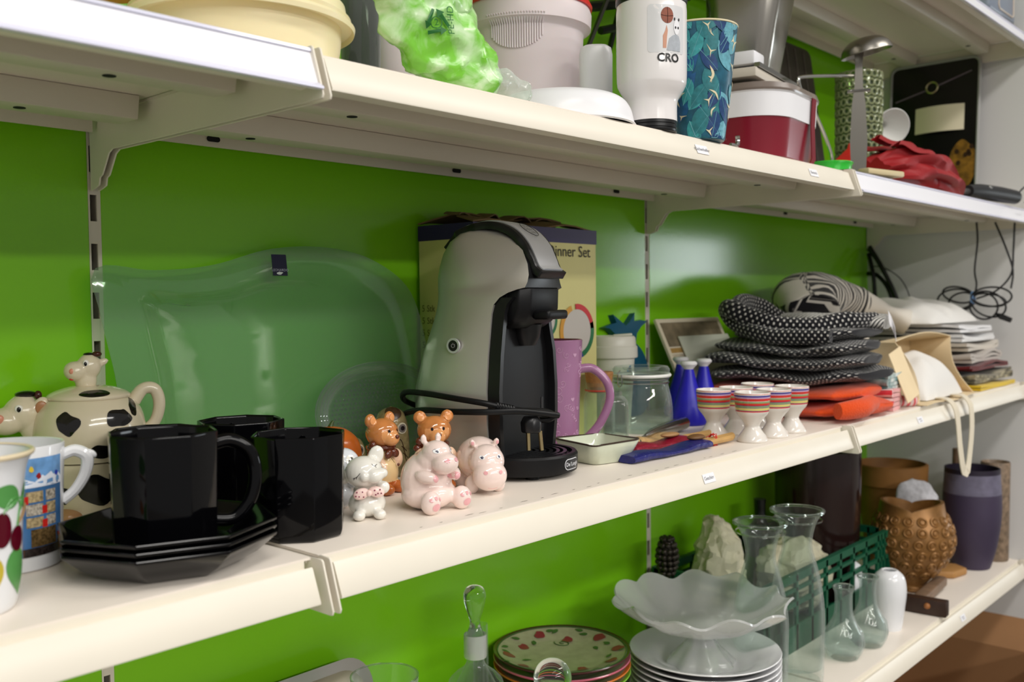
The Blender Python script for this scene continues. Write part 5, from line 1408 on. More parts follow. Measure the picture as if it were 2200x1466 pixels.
# white cup
p = P3(1280, 150, -.242); h = P3(1280, 100, -.242).z-ZT
t = thing('white_beaker', 'plain white beaker behind the low bowl', 'beaker', (p.x, -.242, ZT), facing(p))
obj('body', rr_loft([(.036, .030, .010, 0), (.040, .034, .012, .003), (.042, .036, .014, h-.012), (.039, .033, .016, h-.003), (.030, .024, .011, h)]), WPL, t)
# dark kitchen rack behind
DG = mat('dark_grey_metal', (66, 64, 62), rough=.5)
t = thing('folding_rack', 'dark grey folding metal rack leaning behind the travel mug', 'rack', (.66, -.09, ZT))
def bar(a, b, w=.008, th=.004): return tube([a, b], w, 4, flat=th/w)
q0, q1 = P3(1262, 105, -.10), P3(1312, -20, -.10)
off = Vector((.66, -.09, ZT))
obj('upright_bar', tube([Vector((q0.x-.018, -.10, ZT+.001))-off, q0-off, q1-off], .0115, 6, flat=.35), DG, t)
obj('cross_bar', tube([P3(1290, 66, -.06)-off, P3(1420, 40, -.06)-off], .0065, 6), BLKS, t)
obj('cross_bar', tube([P3(1255, 16, -.06)-off, P3(1480, -8, -.06)-off], .008, 6), BLKS, t)
obj('support_leg', tube([Vector((.735, -.055, ZT+.001))-off, P3(1335, 0, -.05)-off], .010, 6, flat=.5), BLKS, t)

# travel mug with sticker
c = Vector((.512, -.338, ZT))
t = thing('travel_mug', 'white travel mug with black lid, black base and a photo sticker', 'mug', c, facing(c))
sc_ = mpp(Vector((.512, -.338, .46)))
outer = smooth_prof([(.0295, .013), (.0295, .032), (.0315, .040), (.0385, .052), (.0408, .062), (.0412, .10), (.0412, .140)], 5)
obj('body', lathe([(0, .012)]+outer+[(.0405, .1475), (.039, .149), (0, .149)], 64), mat('mug_white', (238, 234, 234), rough=.15, coat=.3), t)
obj('base', lathe([(0, 0), (.0285, 0), (.0292, .001), (.0292, .004), (.0285, .0045), (.0292, .005), (.0292, .0085), (.0285, .009), (.0292, .0095), (.0292, .0128), (0, .0128)], 48), BLKS, t)
ld = obj('lid', lathe([(0, .148), (.0405, .148), (.0418, .150), (.0418, .156), (.039, .159), (.036, .157), (0, .157)], 56), BLKS, t)
obj('lid_tab', bevel(box(-.008, .008, -.036, -.01, .157, .162), .0015, 2), BLKS, ld)
rf = lambda z: .0412
U0 = .0165
def msticker(nm, poly, off, m_): return obj(nm, wrap(fan(poly, 4), rf, -PI/2, off), m_, t)
st = msticker('sticker', [(x+U0+.003, y+.112) for x, y in rrect(.048, .054, .004)], .0002, mat('sticker_grey', (216, 216, 218), rough=.3))
ballc = (U0+.002, .127)
msticker('printed_ball', [(x+ballc[0], y+ballc[1]) for x, y in ell(.0078, .0092)], .0004, mat('ball_brown', (150, 78, 52), rough=.5, vary=(300, .3)))
for cur in ([(0, -.009), (.0005, 0), (0, .009)], [(-.0075, 0), (0, -.001), (.0075, .0)]):
    obj('ball_seam', wrap(tube(catmull([Vector((ballc[0]+x, ballc[1]+y, 0)) for x, y in cur], 4), .00025, 4), rf, -PI/2, .0005), BLKS, t)
SK = mat('print_skin', (206, 150, 124), rough=.5)
msticker('printed_arm', [(U0-.0035, .090), (U0+.0005, .090), (U0+.0015, .103), (U0+.0025, .110), (U0+.0010, .116), (U0-.0005, .110), (U0-.0035, .104)], .0004, SK)
msticker('printed_shirt', [(U0+.001, .0875), (U0+.020, .0875), (U0+.0205, .098), (U0+.018, .105), (U0+.0135, .1065), (U0+.009, .105), (U0+.004, .101)], .0004, mat('print_shirt', (176, 182, 190), rough=.5, vary=(200, .15)))
msticker('printed_face', [(x+U0+.0145, y+.1145) for x, y in ell(.0042, .0085)], .0006, mat('print_white', (236, 236, 240), rough=.5))
for dx in (-.0018, .0022): msticker('printed_eye', [(x+U0+.0145+dx, y+.114) for x, y in ell(.0011, .0015)], .0008, BLKS)
for dx in (-.0032, .0034): msticker('printed_ear', [(x+U0+.0145+dx, y+.1235) for x, y in ell(.0010, .0018)], .0008, BLKS)
tx = text('CRO', .0130, 0, 'CENTER', .00035)
obj('lettering', wrap(([Vector((v.x+U0+.0035, v.y+.079, 0)) for v in tx[0]], tx[1]), rf, -PI/2, .0006), BLKS, t, smooth=0)

# leaf print cup
c = Vector((.606, -.347, ZT))
t = thing('leaf_cup', 'tall tapered cup printed with blue tropical leaves', 'cup', c, facing(c))
hL = .1385
outer = [(.0285, 0), (.030, .002), (.0455, hL)]
obj('body', lathe([(0, .0005)]+outer+[(.044, hL+.001), (.0425, hL-.002), (.029, .008), (0, .006)], 64), mat('cup_teal', (44, 106, 132), rough=.35, vary=(90, .4)), t)
obj('rim', T(tube([(.0452*math.cos(a), .0452*math.sin(a), 0) for a in [2*PI*q/48 for q in range(48)]], .0014, 8, True), (0, 0, hL)), mat('cup_cream', (228, 216, 180)), t)
rf = proffun(outer)
LB = [mat('leafb_%d' % i, c_, rough=.35, vary=(180, .35)) for i, c_ in enumerate([(64, 148, 184), (40, 98, 150), (70, 168, 172), (52, 132, 140), (38, 74, 126), (116, 186, 204)])]
rnd = random.Random(5); cnt = 0
for row in range(9):
    for col in range(6):
        u = -.046+col*.0175+rnd.uniform(-.004, .004); v = .004+row*.0155+rnd.uniform(-.004, .004); a = rnd.choice((.9, 1.2, 2.0, -1.1, -2.0, 2.4))+rnd.uniform(-.3, .3)
        L = rnd.uniform(.030, .042)
        poly = rot2(leafpoly(L, L*.24, 9, .8), a, (u, v)); poly = [(x, min(max(y, .001), hL-.002)) for x, y in poly]
        obj('leaf', wrap(fan(poly, 3), rf, -PI/2, .0002+.00002*cnt), LB[cnt*7 % 6], t); cnt += 1
        mid = [Vector((u+L*k/5*math.cos(a), min(max(v+L*k/5*math.sin(a), .001), hL-.002), 0)) for k in range(6)]
        if cnt % 2: obj('leaf_vein', wrap(tube(mid, .0003, 4), rf, -PI/2, .0003+.00002*cnt), mat('vein_pale', (110, 172, 184), rough=.4), t)
        if cnt % 2 == 0:
            pol2 = []
            if cnt % 4 == 0:
                a0_ = rnd.uniform(0, 6.28)
                for s_ in range(6):
                    rr_ = rnd.uniform(.005, .012) if s_ % 2 == 0 else rnd.uniform(.0010, .0018); aa_ = a0_+PI*s_/3+rnd.uniform(-.3, .3)
                    pol2.append((u+.006+rr_*math.cos(aa_)*.7, v+.006+rr_*math.sin(aa_)))
            else:
                L2 = rnd.uniform(.008, .022); wd_ = rnd.uniform(.0007, .0024)
                pol2 = rot2([(L2*k_/8, wd_*math.sin(PI*k_/8)+.18*L2*math.sin(PI*k_/8)) for k_ in range(9)]+[(L2*k_/8, .18*L2*math.sin(PI*k_/8)-wd_*.4*math.sin(PI*k_/8)) for k_ in range(7, 0, -1)], a+rnd.uniform(-.5, 1.0), (u+.006, v+.004))
            pol2 = [(x, min(max(y, .001), hL-.002)) for x, y in pol2]
            obj('cream_gap', wrap(fan(pol2, 3), rf, -PI/2, .0014), mat('cup_cream', (228, 216, 180)), t)

# lunch box with elastic band
LBX = mat('lunch_red', (126, 22, 40), rough=.25, coat=.2)
t = thing('lunch_box', 'dark red and white lunch box with grey lid and red elastic band', 'lunch box', (.878, -.268, ZT), .10)
w, d = .200, .165
obj('lower_tray', rr_loft([(w-.03, d-.03, .045, 0), (w-.014, d-.014, .052, .006), (w-.004, d-.004, .058, .055), (w-.002, d-.002, .058, .062)], 8), LBX, t)
obj('upper_tray', rr_loft([(w+.001, d+.001, .059, .0605), (w+.004, d+.004, .060, .094), (w+.008, d+.008, .061, .096)], 8), WPL, t)
obj('lid', rr_loft([(w+.008, d+.008, .061, .0962), (w+.010, d+.010, .062, .099), (w+.004, d+.004, .060, .107), (w-.03, d-.03, .05, .112)], 8), mat('lid_taupe', (124, 112, 104), rough=.25, coat=.3), t)
xb = .030
bp = [(xb, -d/2-.0005, .002), (xb, -d/2-.0045, .010), (xb, -d/2-.003, .055), (xb, -d/2-.0055, .097), (xb, -d/2+.004, .1085), (xb, 0, .1135), (xb, d/2-.004, .1085), (xb, d/2+.0055, .097), (xb, d/2+.0045, .01)]
rings = []
for i, q in enumerate(bp):
    q = Vector(q); tt = (Vector(bp[min(i+1, len(bp)-1)])-Vector(bp[max(i-1, 0)])).normalized(); nn = tt.cross(Vector((1, 0, 0)))*.0008
    rings.append([q-Vector((.0075, 0, 0))-nn, q+Vector((.0075, 0, 0))-nn, q+Vector((.0075, 0, 0))+nn, q-Vector((.0075, 0, 0))+nn])
obj('elastic_band', loft(rings), mat('elastic_red', (118, 18, 34), rough=.7), t)
# slicer and steel pan on top
t = thing('vegetable_slicer', 'white and steel slicer board lying on the lunch box', 'slicer', (.865, -.262, ZT+.1150), (0.03, .02, .12))
obj('board', bevel(box(-.085, .080, -.055, .055, 0, .014), .003, 2), mat('slicer_white', (206, 198, 184), rough=.4), t)
obj('frame', join(box(-.08, .092, -.058, -.050, .014, .020), box(-.08, .092, .050, .058, .014, .020), box(.086, .094, -.058, .058, .014, .020)), STEEL, t)
obj('blade', box(-.07, .08, -.05, .05, .0142, .0150), BLKS, t, smooth=0)
obj('guard', bevel(box(-.075, -.035, -.048, .0, .020, .040), .004, 2), WPL, t)
t = thing('steel_pan', 'brushed stainless steel pan resting tilted on the slicer', 'pan', (.935, -.225, ZT+.1440), (.05, .17, .30))
VF = rr_loft([(.105, .085, .018, 0), (.115, .095, .022, .006), (.150, .125, .030, .17), (.156, .131, .032, .172), (.146, .121, .028, .171), (.110, .090, .02, .010)], 6)
obj('body', VF, mat('steel_brushed', (176, 172, 164), rough=.24, metal=1), t)
obj('handle', tube(catmull([(.072, -.03, .150), (.098, -.03, .152), (.098, .03, .152), (.072, .03, .150)], 5), .003, 8), STEEL, t)
# small hook
t = thing('metal_hook', 'small metal hook lying in front of the lunch box', 'hook', P3(1575, 300, -.352)*Vector((1, 0, 0))+Vector((0, -.3565, ZT+.0022)), .3)
obj('hook', tube(catmull([(-.016, .004, 0), (-.01, .0, .0), (0, 0, .0), (.006, 0, .002), (.010, 0, .009), (.008, 0, .014)], 5), .0021, 6, flat=1.6), STEEL, t)
# dark waffle plate behind
t = thing('grill_plate', 'dark brown square grill plate standing against the green panel', 'plate', (1.455, -.082, ZT+.001), (-.14, 0, 0))
obj('plate', T(bevel(prism(rrect(.24, .345, .02), 0, .012), .002, 1), (0, .006, .1725), (PI/2, 0, 0)), mat('grill_dark', (62, 54, 50), rough=.45), t)
for x in (-.08, -.04, 0, .04, .08):
    obj('groove', box(x-.0015, x+.0015, -.0075, -.005, .01, .335), mat('groove_grey', (110, 102, 96), rough=.5), t, smooth=0)

# wire utensil stand and ladle
WST = mat('wire_nickel', (196, 196, 190), rough=.2, metal=1)
t = thing('wire_stand', 'bent chrome wire stand beside the lunch box', 'stand', (1.10, -.31, ZT))
off = Vector((1.10, -.31, ZT))
pa = [P3(1785, 328, -.33), P3(1752, 245, -.33), P3(1724, 200, -.33), P3(1716, 172, -.33), P3(1728, 165, -.33), P3(1790, 163, -.33), P3(1845, 163, -.33)]
pa = [Vector((pa[0].x, pa[0].y, ZT+.002))]+pa
obj('wire', tube(catmull([q-off for q in pa], 5), .0028, 8), WST, t)
obj('foot', tube([Vector((pa[0].x-.03, -.33, ZT+.002))-off, Vector((pa[0].x+.06, -.33, ZT+.002))-off], .0025, 8), WST, t)
q = P3(1845, 240, -.338)
t = thing('ladle', 'worn steel ladle standing upright with its bowl at the top', 'ladle', (q.x, -.338, ZT), facing(q))
hz = P3(1845, 122, -.338).z-ZT
obj('handle', loft([[(x*w_, y*w2, z) for x, y in ((-1, -1), (1, -1), (1, 1), (-1, 1))] for z, w_, w2 in ((.0005, .011, .0016), (.06, .0135, .0020), (.12, .0105, .0020), (.15, .0065, .0022), (hz-.01, .0055, .0025), (hz+.010, .008, .0025))]), mat('steel_worn', (150, 146, 138), rough=.3, metal=1), t)
obj('collar', tube([(-.018, -.001, .142), (.018, -.001, .142)], .0028, 8), STEEL, t)
VF = lathe(smooth_prof([(.040, .0), (.0405, .002), (.035, .014), (.022, .0235), (0, .027)], 5)+[], 48)
obj('bowl', T(solid(VF, .0014), (.012, .0, hz+.004), (.12, -.20, 0)), mat('steel_worn', (150, 146, 138)), t)
# green lid
q = P3(1782, 338, -.318)
t = thing('green_lid', 'bright green plastic lid with a clear tab', 'lid', (q.x, -.318, ZT), 0)
GP = mat('plastic_green', (52, 196, 60), rough=.25, coat=.2)
obj('lid', lathe([(0, .0), (.030, 0), (.033, .002), (.034, .014), (.037, .0185), (.0355, .020), (.031, .0165), (.029, .006), (0, .005)], 48), GP, t)
obj('tab', bevel(box(.030, .050, -.012, .008, .014, .018), .0015, 2), thin('tab_clear', (210, 240, 210), .2, .6), t)
# glass bead vase
q = P3(1845, 240, -.215); h = P3(1845, 158, -.215).z-ZT; rB = 50*mpp(q)
t = thing('bead_vase', 'cylindrical vase covered in clear glass beads', 'vase', (q.x, -.215, ZT))
obj('core', lathe([(0, .002), (rB*.86, .002), (rB*.86, h-.006), (rB*.82, h-.006), (rB*.82, .006), (0, .006)], 40), thin('bead_core', (196, 214, 170), .12, .4), t)
BG = mat('bead_glass', (176, 186, 140), rough=.06, trans=.45, ior=1.5, spec=.8)
bme = None; nr, nc = 14, 20
for r_ in range(nr):
    for c_ in range(nc):
        a = 2*PI*(c_+.5*(r_ % 2))/nc; z_ = (r_+.5)*h/nr
        if bme is None:
            b_ = obj('bead', T(tube([(h/nr*.37*math.cos(x_), h/nr*.37*math.sin(x_), 0) for x_ in [2*PI*y_/12 for y_ in range(12)]], h/nr*.13, 6, True), (0, 0, 0), (PI/2, 0, 0)), BG, t); bme = b_.data
        else: b_ = link('bead', bme, None, t)
        b_.location = (rB*.93*math.cos(a), rB*.93*math.sin(a), z_); b_.rotation_euler = (0, 0, a+PI/2)
for z_ in (0.002, h-.003):
    obj('ring', T(tube([(rB*.92*math.cos(a), rB*.92*math.sin(a), 0) for a in [2*PI*k/40 for k in range(40)]], .002, 6, True), (0, 0, z_)), WST, t)
# funnel
q = P3(1918, 275, -.25)
fe = Vector((.62, .72, .25)).to_track_quat('Z', 'Y').to_euler()
q = P3(1918, 272, -.245)
t = thing('funnel', 'white plastic funnel lying on its side on the white packet', 'funnel', (q.x, -.245, q.z), (fe.x, fe.y, fe.z))
obj('cone', solid(lathe([(.036, .0), (.0345, .003), (.010, .035), (.007, .062)], 40), .0014), mat('funnel_white', (226, 226, 222), rough=.35), t)
# umbrella
RED = mat('umbrella_red', (150, 12, 20), rough=.55, bump=(90, .25))
q = P3(1868, 345, -.318)
uA, uB = Vector((1.245, -.305, ZT)), Vector((1.60, -.345, ZT))
t = thing('umbrella', 'folded red umbrella with a black handle lying along the shelf', 'umbrella', uA, math.atan2(uB.y-uA.y, uB.x-uA.x))
L = (uB-uA).length
rings = []
for i in range(31):
    u = i/30; rr = .042*(math.sin(PI*min(1, .18+u*.80))**.8)*(1+.0*u); ring_ = []
    for k in range(40):
        a = 2*PI*k/40; fo = 1+.16*math.sin(7*a+u*5)+.10*math.sin(11*a-u*9)+.05*math.sin(3*a+u*13)
        ring_.append((u*L, rr*1.25*fo*math.cos(a), .042*(math.sin(PI*min(1, .18+u*.8))**.8)*.9+.003+rr*.86*fo*math.sin(a)))
    rings.append(ring_)
V, F = loft(rings); V = [Vector((v.x, v.y, max(.0006, v.z))) for v in V]
obj('canopy', (V, F), RED, t, smooth=60)
for k, (y0, z0, sw) in enumerate([(-.034, .070, .3), (.0, .083, .5), (.03, .072, .2)]):
    obj('canopy_fold', solid(grid(lambda u, v: (.02+.24*u+.02*math.sin(v*3), y0*(1-.5*u)+.018*(v-.5)+.004*math.sin(u*9+k), z0*(1-.35*u*u)+.010*math.sin(v*PI)+.003*math.sin(u*14+k*2)), 20, 8)[:2], .0012), RED, t, smooth=60)
obj('strap', tube([(L*.55, -.030+.0*k, .010+.01*k) for k in range(4)], .004, 6), RED, t)
obj('shaft', tube([(L*.93, 0, .016), (L+.06, -.004, .017)], .006, 12), DG, t)
obj('handle', tube(catmull([(L+.03, -.003, .0175), (L+.08, -.005, .019), (L+.17, -.007, .019), (L+.25, -.008, .018)], 5), [.012, .016, .0165, .015], 16), mat('handle_black', (30, 30, 32), rough=.5), t)
obj('button', T(lathe([(0, 0), (.005, 0), (.004, .003), (0, .0035)], 16), (L+.10, -.017, .028), (.6, 0, 0)), STEEL, t)
obj('wrist_cord', tube(catmull([(L+.25, -.008, .018), (L+.285, -.02, .045), (L+.30, -.03, .030), (L+.29, -.03, .012), (L+.26, -.025, .006)], 6), .0018, 8), CAB, t)
# cord coils by the umbrella
t = thing('cable_tangle', 'tangle of thin black cord lying behind the umbrella handle', 'cord', (1.74, -.24, ZT+.002))
rnd = random.Random(9)
for k in range(4):
    P = [Vector((.07*math.cos(a*1.0+k)*(1+.2*math.sin(3*a)), .045*math.sin(a), .010+.018*k+.020*math.sin(2*a+k))) for a in [2*PI*q_/24 for q_ in range(24)]]
    obj('loop', tube(P, .0028, 7, True), CAB, t)
o = obj('white_packet', bevel(box(-.05, .05, -.03, .03, 0, .094), .008, 2), WPL, None, (1.475, -.228, ZT+.0004), (0, 0, .15)); tag(o, 'small white packet behind the folded umbrella', 'packet')
o['label'] = 'small white plastic packet behind the folded umbrella'
# knives at the edge
t = thing('table_knives', 'flat steel serving blades lying at the shelf edge', 'cutlery', (1.105, -.350, ZT+.0006), 0)
obj('blade', bevel(box(-.10, .05, -.010, .010, 0, .002), .0006, 1), STEEL, t, rot=(0, 0, .10))
obj('blade', bevel(box(-.06, .085, -.012, .008, .0022, .004), .0006, 1), mat('steel_worn', (150, 146, 138)), t, rot=(0, 0, -.05))
obj('wooden_handle', bevel(box(.0, .10, -.010, .012, .0042, .014), .003, 2), mat('handle_pale', (206, 190, 150), rough=.5), t, rot=(0, 0, -.22))
o = obj('red_spatula', bevel(prism([(-.05, -.014), (.02, -.010), (.05, -.018), (.052, .018), (.02, .012), (-.05, .016)], 0, .006), .002, 2), mat('spatula_red', (206, 40, 34), rough=.4), None, (1.325, -.235, ZT+.070), (.2, -.45, .1)); tag(o, 'red plastic spatula head leaning on the umbrella', 'spatula')
# tray with a picture leaning on the end panel
t = thing('picture_tray', 'black rectangular tray with rounded corners and a printed motif leaning on the end panel', 'tray', (1.944, -.170, ZT+.001), (0, .085, 0))
TB = mat('tray_black', (14, 13, 14), rough=.22)
hh = .365; ww = .205
def onside(VF): return ([Vector((v.z, -v.x, v.y+hh/2)) for v in VF[0]],)+tuple(VF[1:])
obj('board', onside(bevel(prism(rrect(ww, hh, .018), -.004, .004), .001, 1)), TB, t)
obj('rim', onside(tube([(x, y, -.004) for x, y in rrect(ww, hh, .018)], .004, 8, True)), mat('tray_rim', (160, 160, 158), rough=.3), t)
def tp(VF, z): return onside(([Vector((v.x, v.y, z)) for v in VF[0]], VF[1]))
paper = solid(grid(lambda u, v: (-.040+.112*u, .012+.062*v, -.006-.010*math.sin(PI*u)), 10, 3)[:2], .0006)
obj('taped_note', onside(paper), mat('note_cream', (224, 214, 186), rough=.6), t)
obj('hanging_ring', onside(T(tube([(.013*math.cos(a), .013*math.sin(a), 0) for a in [2*PI*k/28 for k in range(28)]], .002, 6, True), (-.004, .122, -.006))), mat('ring_brass', (190, 180, 140), rough=.3, metal=1), t)
obj('print_line', onside(join(tube([(-.09, .098, -.0045), (-.016, .118, -.0045)], .0016, 5), tube([(.008, .125, -.0045), (.085, .150, -.0045)], .0016, 5))), mat('print_mauve', (120, 106, 120), rough=.4), t)
obj('print_motif', tp(fan([(x+.072, y-.07) for x, y in blobpoly(.030, .058, 30, .12, 4)], 3), -.0046), mat('print_biscuit', (150, 108, 36), rough=.4, vary=(70, .7)), t)
for k in range(7):
    rnd2 = random.Random(k); obj('print_dot', tp(fan([(x+.072+rnd2.uniform(-.02, .02), y-.07+rnd2.uniform(-.045, .045)) for x, y in ell(.005, .006)] if False else (lambda cx_, cy_: [(x+cx_, y+cy_) for x, y in ell(.005, .006)])(.072+rnd2.uniform(-.02, .02), -.07+rnd2.uniform(-.045, .045)), 2), -.0050), mat('print_choc', (50, 30, 16), rough=.4), t)
# appliance on the highest shelf
t = thing('boxed_appliance', 'blue-grey appliance with a black base on the highest shelf', 'appliance', (1.86, -.285, ZS['upper']), 0)
obj('base', bevel(box(-.10, .10, -.07, .07, 0, .022), .004, 2), BLKS, t)
obj('housing', bevel(box(-.095, .095, -.066, .066, .022, .12), .010, 3), mat('housing_blue', (130, 140, 156), rough=.35), t)
obj('panel_trim', T(tube([(x, y, 0) for x, y in rrect(.11, .06, .01)], .002, 6, True), (.02, -.0665, .066), (PI/2, 0, 0)), mat('trim_beige', (210, 196, 180), rough=.4), t)
# ------------------------------------------------------------------ lower shelf (glassware and vases)
ZL = ZS['low']
GLS = glass('clear_solid_glass', (240, 248, 244), 0.0, 1.45)
THB = thin('thin_glass_bottle', (246, 250, 248), .012, .42)
FROST = mat('frosted_glass', (248, 250, 249), rough=.2, trans=.66, ior=1.28, coat=.6)
# steel serving tray on edge
t = thing('steel_tray', 'rectangular stainless steel tray standing against the green panel', 'tray', (.105, -.062, ZL+.001), (-.20, 0, 0))
w, hh = .44, .172
def trayring(ins, y): return [(x, y, z+hh/2) for x, z in rrect(w-2*ins, hh-2*ins, max(.012, .040-ins*.4), 8)]
V, F = loft([trayring(0, 0), trayring(.013, -.001), trayring(.018, .005), trayring(.034, .016)], False)
n = len(trayring(0, 0)); F.append(tuple(3*n+k for k in range(n)))
obj('tray', solid((V, F), .0012), mat('tray_steel', (196, 192, 184), rough=.3, metal=1), t)
# tumbler
q = CAM+ray(826, 1452)*(2082/1850)
t = thing('drinking_glass', 'plain clear drinking glass in front of the steel tray', 'glass', (q.x, q.y, ZL))
h = q.z-ZL
obj('glass', lathe([(0, 0), (.028, 0), (.030, .002), (.0395, h), (.0388, h+.0008), (.0378, h), (.0285, .012), (0, .010)], 56), THB, t)
obj('rim', T(tube([(.0388*math.cos(a), .0388*math.sin(a), 0) for a in [2*PI*k/56 for k in range(56)]], .0011, 6, True), (0, 0, h)), GLS, t)
# decanters with stoppers
def decanter(q, label, hs, stopper=True):
    t = thing('decanter', label, 'decanter', (q[0], q[1], ZL), .3, 'glass decanters')
    hn = hs-.062
    obj('bottle', lathe([(0, .001)]+smooth_prof([(.034, 0), (.038, .004), (.038, hn-.075), (.030, hn-.055), (.0135, hn-.040), (.0125, hn-.02), (.0135, hn)], 5)+[(.0145, hn+.001), (.0118, hn+.001), (.0105, hn-.035), (.034, hn-.08), (.034, .010), (0, .008)], 48), THB, t)
    if stopper:
        obj('stopper', lathe([(0, hn-.022)]+smooth_prof([(.009, hn-.022), (.0105, hn+.001), (.0075, hn+.012), (.0072, hn+.020), (.0125, hn+.038), (.0150, hn+.052), (.0110, hn+.063), (0, hn+.067)], 6), 40), GLS, t)
        obj('ground_neck', lathe([(.0148, hn-.030), (.0155, hn-.028), (.0155, hn-.001), (.0148, hn+.001), (.0126, hn+.001), (.0120, hn-.030)], 36), FROST, t)
q = CAM+ray(1020, 1300)*(2082/1620); q2 = CAM+ray(1020, 1264)*(2082/1620)
decanter((q.x, q.y), 'clear glass decanter with a teardrop stopper next to the patterned plates', q2.z-ZL)
q = CAM+ray(1045, 1345)*(2082/1540)
t = thing('tall_vial', 'slim clear glass tube vase behind the decanter', 'vase', (q.x, q.y+.012, ZL))
h = q.z-ZL
obj('tube', lathe([(0, .001), (.010, .001), (.0115, .003), (.0105, h), (.0095, h), (.0095, .008), (0, .006)], 28), THB, t)

# stack of floral plates
q = CAM+ray(1207, 1394)*(2082/1480)
hTop = q.z
cols = [(60, 60, 56), (150, 24, 40), (170, 150, 130), (140, 30, 40), (190, 170, 150), (60, 60, 50), (130, 196, 60), (214, 116, 46), (204, 104, 130), (66, 34, 28)]
nP = 10; step = (hTop-ZL-.016)/(nP-1)
platep = [(0, .001), (.060, .001), (.064, .003), (.092, .0115), (.0985, .0150), (.0995, .0168), (.0985, .0178), (.0925, .0155), (.066, .0070), (.060, .0055), (0, .0050)]
pl_mats = lambda col: [col, mat('plate_face', (178, 174, 146), rough=.2, vary=(60, .2))]
names = ['charcoal grey', 'crimson', 'tan', 'dark red', 'beige', 'dark olive', 'lime green', 'orange', 'pink', 'maroon']
for k in range(nP):
    col = mat('plate_rim_%d' % k, cols[k], rough=.2, coat=.3)
    t = thing('rimmed_plate', '%s rimmed plate in the stack of patterned plates%s' % (names[k], ', topmost with a flower wreath' if k == nP-1 else ''), 'plate', (q.x, q.y, ZL+step*k+.0002), .2*k, 'patterned plates')
    obj('plate', lathe(platep, 72, [0]*7+[1]*3), pl_mats(col), t)
# wreath painted on the topmost plate
def plz(r): return proffun([(z, r_) for r_, z in [(0, .0050), (.060, .0055), (.066, .0070), (.0925, .0155), (.0985, .0178)]])(r)
rnd = random.Random(21)
def onplate(poly, off=.0004):
    V, F = fan(poly, 3); return [Vector((v.x, v.y, plz(math.hypot(v.x, v.y))+off)) for v in V], F
FM = {'flower': mat('paint_rose', (140, 40, 60), rough=.3), 'leaf': mat('paint_leaf', (70, 104, 54), rough=.3)}
for k in range(30):
    a = 2*PI*k/30+rnd.uniform(-.05, .05); r_ = rnd.uniform(.074, .090) if k % 4 else rnd.uniform(.055, .068)
    nm = 'flower' if k % 3 == 0 else 'leaf'
    s_ = .0085 if nm == 'flower' else .0055
    obj('painted_'+nm, onplate([(r_*math.cos(a)+x, r_*math.sin(a)+y) for x, y in (blobpoly(s_, s_, 14, .3, k) if nm == 'flower' else rot2(leafpoly(.014, .0035), rnd.uniform(0, 6.28)))], .0005+.00004*k), FM[nm], t)
obj('painted_wreath', tube(catmull([Vector((.0935*math.cos(a), .0935*math.sin(a), plz(.0935)+.0004)) for a in [2*PI*k/24 for k in range(24)]], 3, True), .0009, 5, True), FM['leaf'], t)
obj('painted_tendril', tube([Vector((.02+.014*(1-j/20)*math.cos(j*.5), -.045+.012*(1-j/20)*math.sin(j*.5), .0062)) for j in range(20)], .0007, 5), FM['leaf'], t)
# glass paperweight
q = CAM+ray(1187, 1456)*(2082/1750)
t = thing('paperweight', 'clear glass ball paperweight on a stand before the patterned plates', 'paperweight', (q.x, q.y, ZL))
h = q.z-ZL
obj('ball', T(ball((0, 0, 0), .0235, n=40, m=24), (0, 0, h)), GLS, t)
obj('stem', lathe([(0, 0), (.026, 0), (.026, .004), (.008, .010), (.0065, .03), (.008, h-.030), (.014, h-.0195), (0, h-.0195)], 40), THB, t)

# white soup plates with a frosted pedestal bowl
q = CAM+ray(1514, 1395)*(2082/1410)
hTop = q.z; nP = 7; step = (hTop-ZL-.026)/(nP-1)
soupp = [(0, .001), (.062, .001), (.065, .003), (.078, .014), (.100, .0215), (.1125, .0262), (.1140, .0275), (.1130, .0288), (.100, .0245), (.079, .0175), (.064, .0062), (0, .0055)]
SP = mat('soup_white', (232, 232, 234), rough=.12, coat=.3)
sp_me = mesh('soup_plate', lathe(soupp, 80), 50); sp_me.materials.append(SP)
for k in range(nP):
    o = bpy.data.objects.new('soup_plate', sp_me); COL.objects.link(o); o.location = (q.x, q.y, ZL+step*k+.0002)
    tag(o, ['white porcelain soup plate, ' + s for s in ('lowest of the white stack', 'second from the bottom of the white stack', 'third from the bottom of the white stack', 'middle one of the white stack', 'third from the top of the white stack', 'second from the top of the white stack', 'topmost, carrying the frosted bowl')][k], 'plate', 'white soup plates')
zP = ZL+step*(nP-1)+.0062
t = thing('pedestal_bowl', 'frosted glass pedestal bowl with a ruffled rim on the white plates', 'bowl', (q.x-.004, q.y+.004, zP))
hB = .092
def ruffle(u, v):      # u angle, v radius 0..1
    a = 2*PI*u; n8 = math.sin(11*a)
    r_ = .030+.102*v**.9
    ruff = max(0, (v-.35)/.65)
    r_ *= 1+.045*ruff*n8
    z_ = hB-.040+.046*v**1.8+.0055*ruff*math.sin(11*a+1.2)+.003*ruff*math.sin(5*a)
    return (r_*math.cos(a), r_*math.sin(a), z_)
V, F, _, _ = grid(ruffle, 128, 14, True)
V.append(Vector((0, 0, hB-.041))); F += [(k, len(V)-1, (k+1) % 128) for k in range(128)]
obj('bowl', solid((V, F), .0035), FROST, t, smooth=60)
rings = []
for z_, r_ in [(0, .050), (.003, .0505), (.012, .042), (.026, .028), (.038, .020), (hB-.041, .024), (hB-.038, .030)]:
    rings.append([(r_*(1+.06*math.cos(8*a)*(1-z_/hB))*math.cos(a), r_*(1+.06*math.cos(8*a)*(1-z_/hB))*math.sin(a), z_) for a in [2*PI*k/64 for k in range(64)]])
obj('foot', loft(rings), FROST, t, smooth=60)
